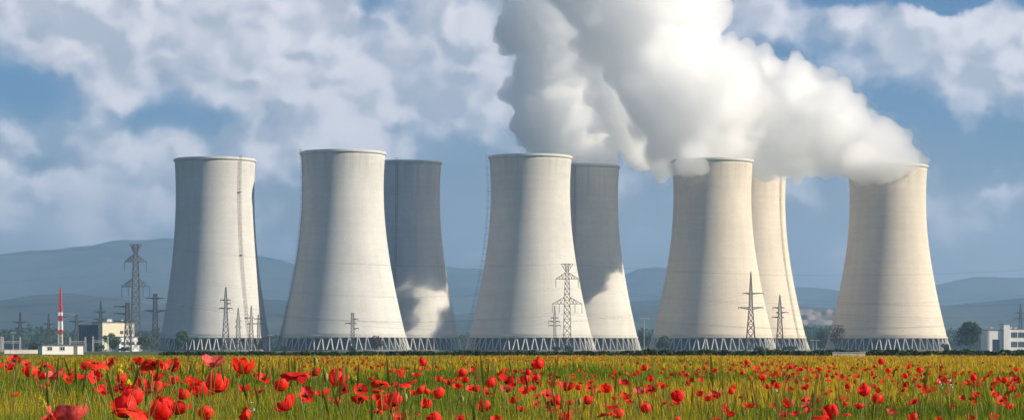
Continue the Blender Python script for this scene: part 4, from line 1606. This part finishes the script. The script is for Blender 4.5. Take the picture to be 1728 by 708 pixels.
# ------------------------------------------------------------------ buds and other small flowers
def bud(px, py, w, label):
    d = F * .022 / w
    c = P(px, py, d)
    g = gz(c.x, c.y)
    root = empty('poppy_bud', (c.x, c.y + .02, g), label, 'bud', 'poppy buds')
    rel = c - root.location
    s = MB().tube([(0, 0, 0), (.01, 0, rel.z * .6), (.0, 0, rel.z + .015), (.008, 0, rel.z + .05), (.022, 0, rel.z + .05), (.026, 0, rel.z + .03)], .0035, 5)
    s.obj('stem', M['stem'], root, True)
    b = MB().lathe([(.0008, -.022), (.007, -.016), (.0105, 0), (.0095, .012), (.004, .021), (.0008, .023)], 8)
    b.obj('bud', mat('bud_green', (.22, .22, .06), .8, .25, 60), root, True, loc=(.026, 0, rel.z + .012))
bud(83, 640, 6, 'pale green drooping bud among the poppies below the striped mast')
bud(524, 613, 7, 'upright looking green bud above the grass below the second front tower')
bud(771, 677, 7, 'green bud at the lower front below the back tower without steam')
bud(674, 675, 8, 'yellow green bud touching a red poppy below the second front tower')
bud(540, 640, 8, 'round pale bud between poppies below the second front tower')
bud(971, 680, 6, 'pale bud below the tall middle pylon')

def spray(px, py, Y, n, spread, col, label, name, cat, size):
    """stalk with a cluster of small four-petalled flowers"""
    c = P(px, py, Y)
    g = gz(c.x, c.y)
    r = random.Random(int(px * 7 + py))
    root = empty(name, (c.x, Y, g), label, cat)
    h = c.z - g
    MB().tube([(0, 0, 0), (.01, 0, h * .5), (0, 0, h + spread * .8)], .005, 5).obj('stem', M['stem'], root)
    b = MB()
    for i in range(n):
        p = Vector((r.gauss(0, spread * .5), r.gauss(0, spread * .3), h + r.gauss(0, spread)))
        ax = unit(r)
        u = ax.orthogonal().normalized()
        v = ax.cross(u)
        for k in range(4):
            t = k * math.pi / 2
            e = u * math.cos(t) + v * math.sin(t)
            f = u * math.cos(t + 1.57) + v * math.sin(t + 1.57)
            b.add([p, p + e * size * .6 + f * size * .3 + ax * size * .2, p + e * size + ax * size * .3, p + e * size * .6 - f * size * .3 + ax * size * .2], [(0, 1, 2, 3)])
    b.obj('flowers', col, root)
YEL = leaf_mat('yellow_petals', (.62, .45, .02), (.70, .55, .04), .3, 5)
WHT = leaf_mat('white_petals', (.75, .74, .68), (.8, .8, .78), .3, 5)
for i, (a, b_, Y) in enumerate([(202, 621, 13), (219, 648, 12), (176, 624, 16), (599, 641, 18), (1216, 652, 24), (1220, 646, 26), (72, 681, 9)]):
    spray(a, b_, Y, 12, .014, YEL, ['tallest cluster of small yellow flowers below the cream hall', 'small yellow flowers low among poppies below the tallest left pylon', 'little yellow flower spray left of the tallest yellow cluster',
        'tiny yellow flowers below the second front tower', 'yellow flower spray left of the pointed pylon, lower one', 'yellow flower spray left of the pointed pylon, upper one', 'yellow seed spray at the lower left corner'][i], 'yellow_flower', 'flower', .012)
for i, (a, b_, Y) in enumerate([(1601, 641, 20), (1606, 651, 20), (1588, 648, 20), (1310, 658, 20), (1454, 643, 22), (427, 689, 11)]):
    spray(a, b_, Y, 5, .012, WHT, ['upper small white flower below the right edge of the rightmost tower', 'right lower small white flower below the right edge of the rightmost tower', 'left small white flower beside a red poppy, right part of the field',
        'small white flower below the tower with the edge ladder', 'small white flower below the left half of the rightmost tower', 'small white flower low down below the leftmost tower'][i], 'white_flower', 'flower', .011)

# ------------------------------------------------------------------ air
def build_haze():
    m = bpy.data.materials.new('haze_air')
    m.use_nodes = True
    t = m.node_tree
    for n in list(t.nodes):
        t.nodes.remove(n)
    v = t.nodes.new('ShaderNodeVolumePrincipled')
    v.inputs['Color'].default_value = (.40, .645, .97, 1)
    v.inputs['Density'].default_value = 1.15e-4
    v.inputs['Anisotropy'].default_value = .15
    o = t.nodes.new('ShaderNodeOutputMaterial')
    t.links.new(v.outputs[0], o.inputs['Volume'])
    b = MB().box(-5700, 5700, -60, 10750, -1.6, 520)
    ob = b.obj('haze', m)
    tag(ob, 'thin blue haze filling the air over the plain', 'haze', kind='stuff')
build_haze()
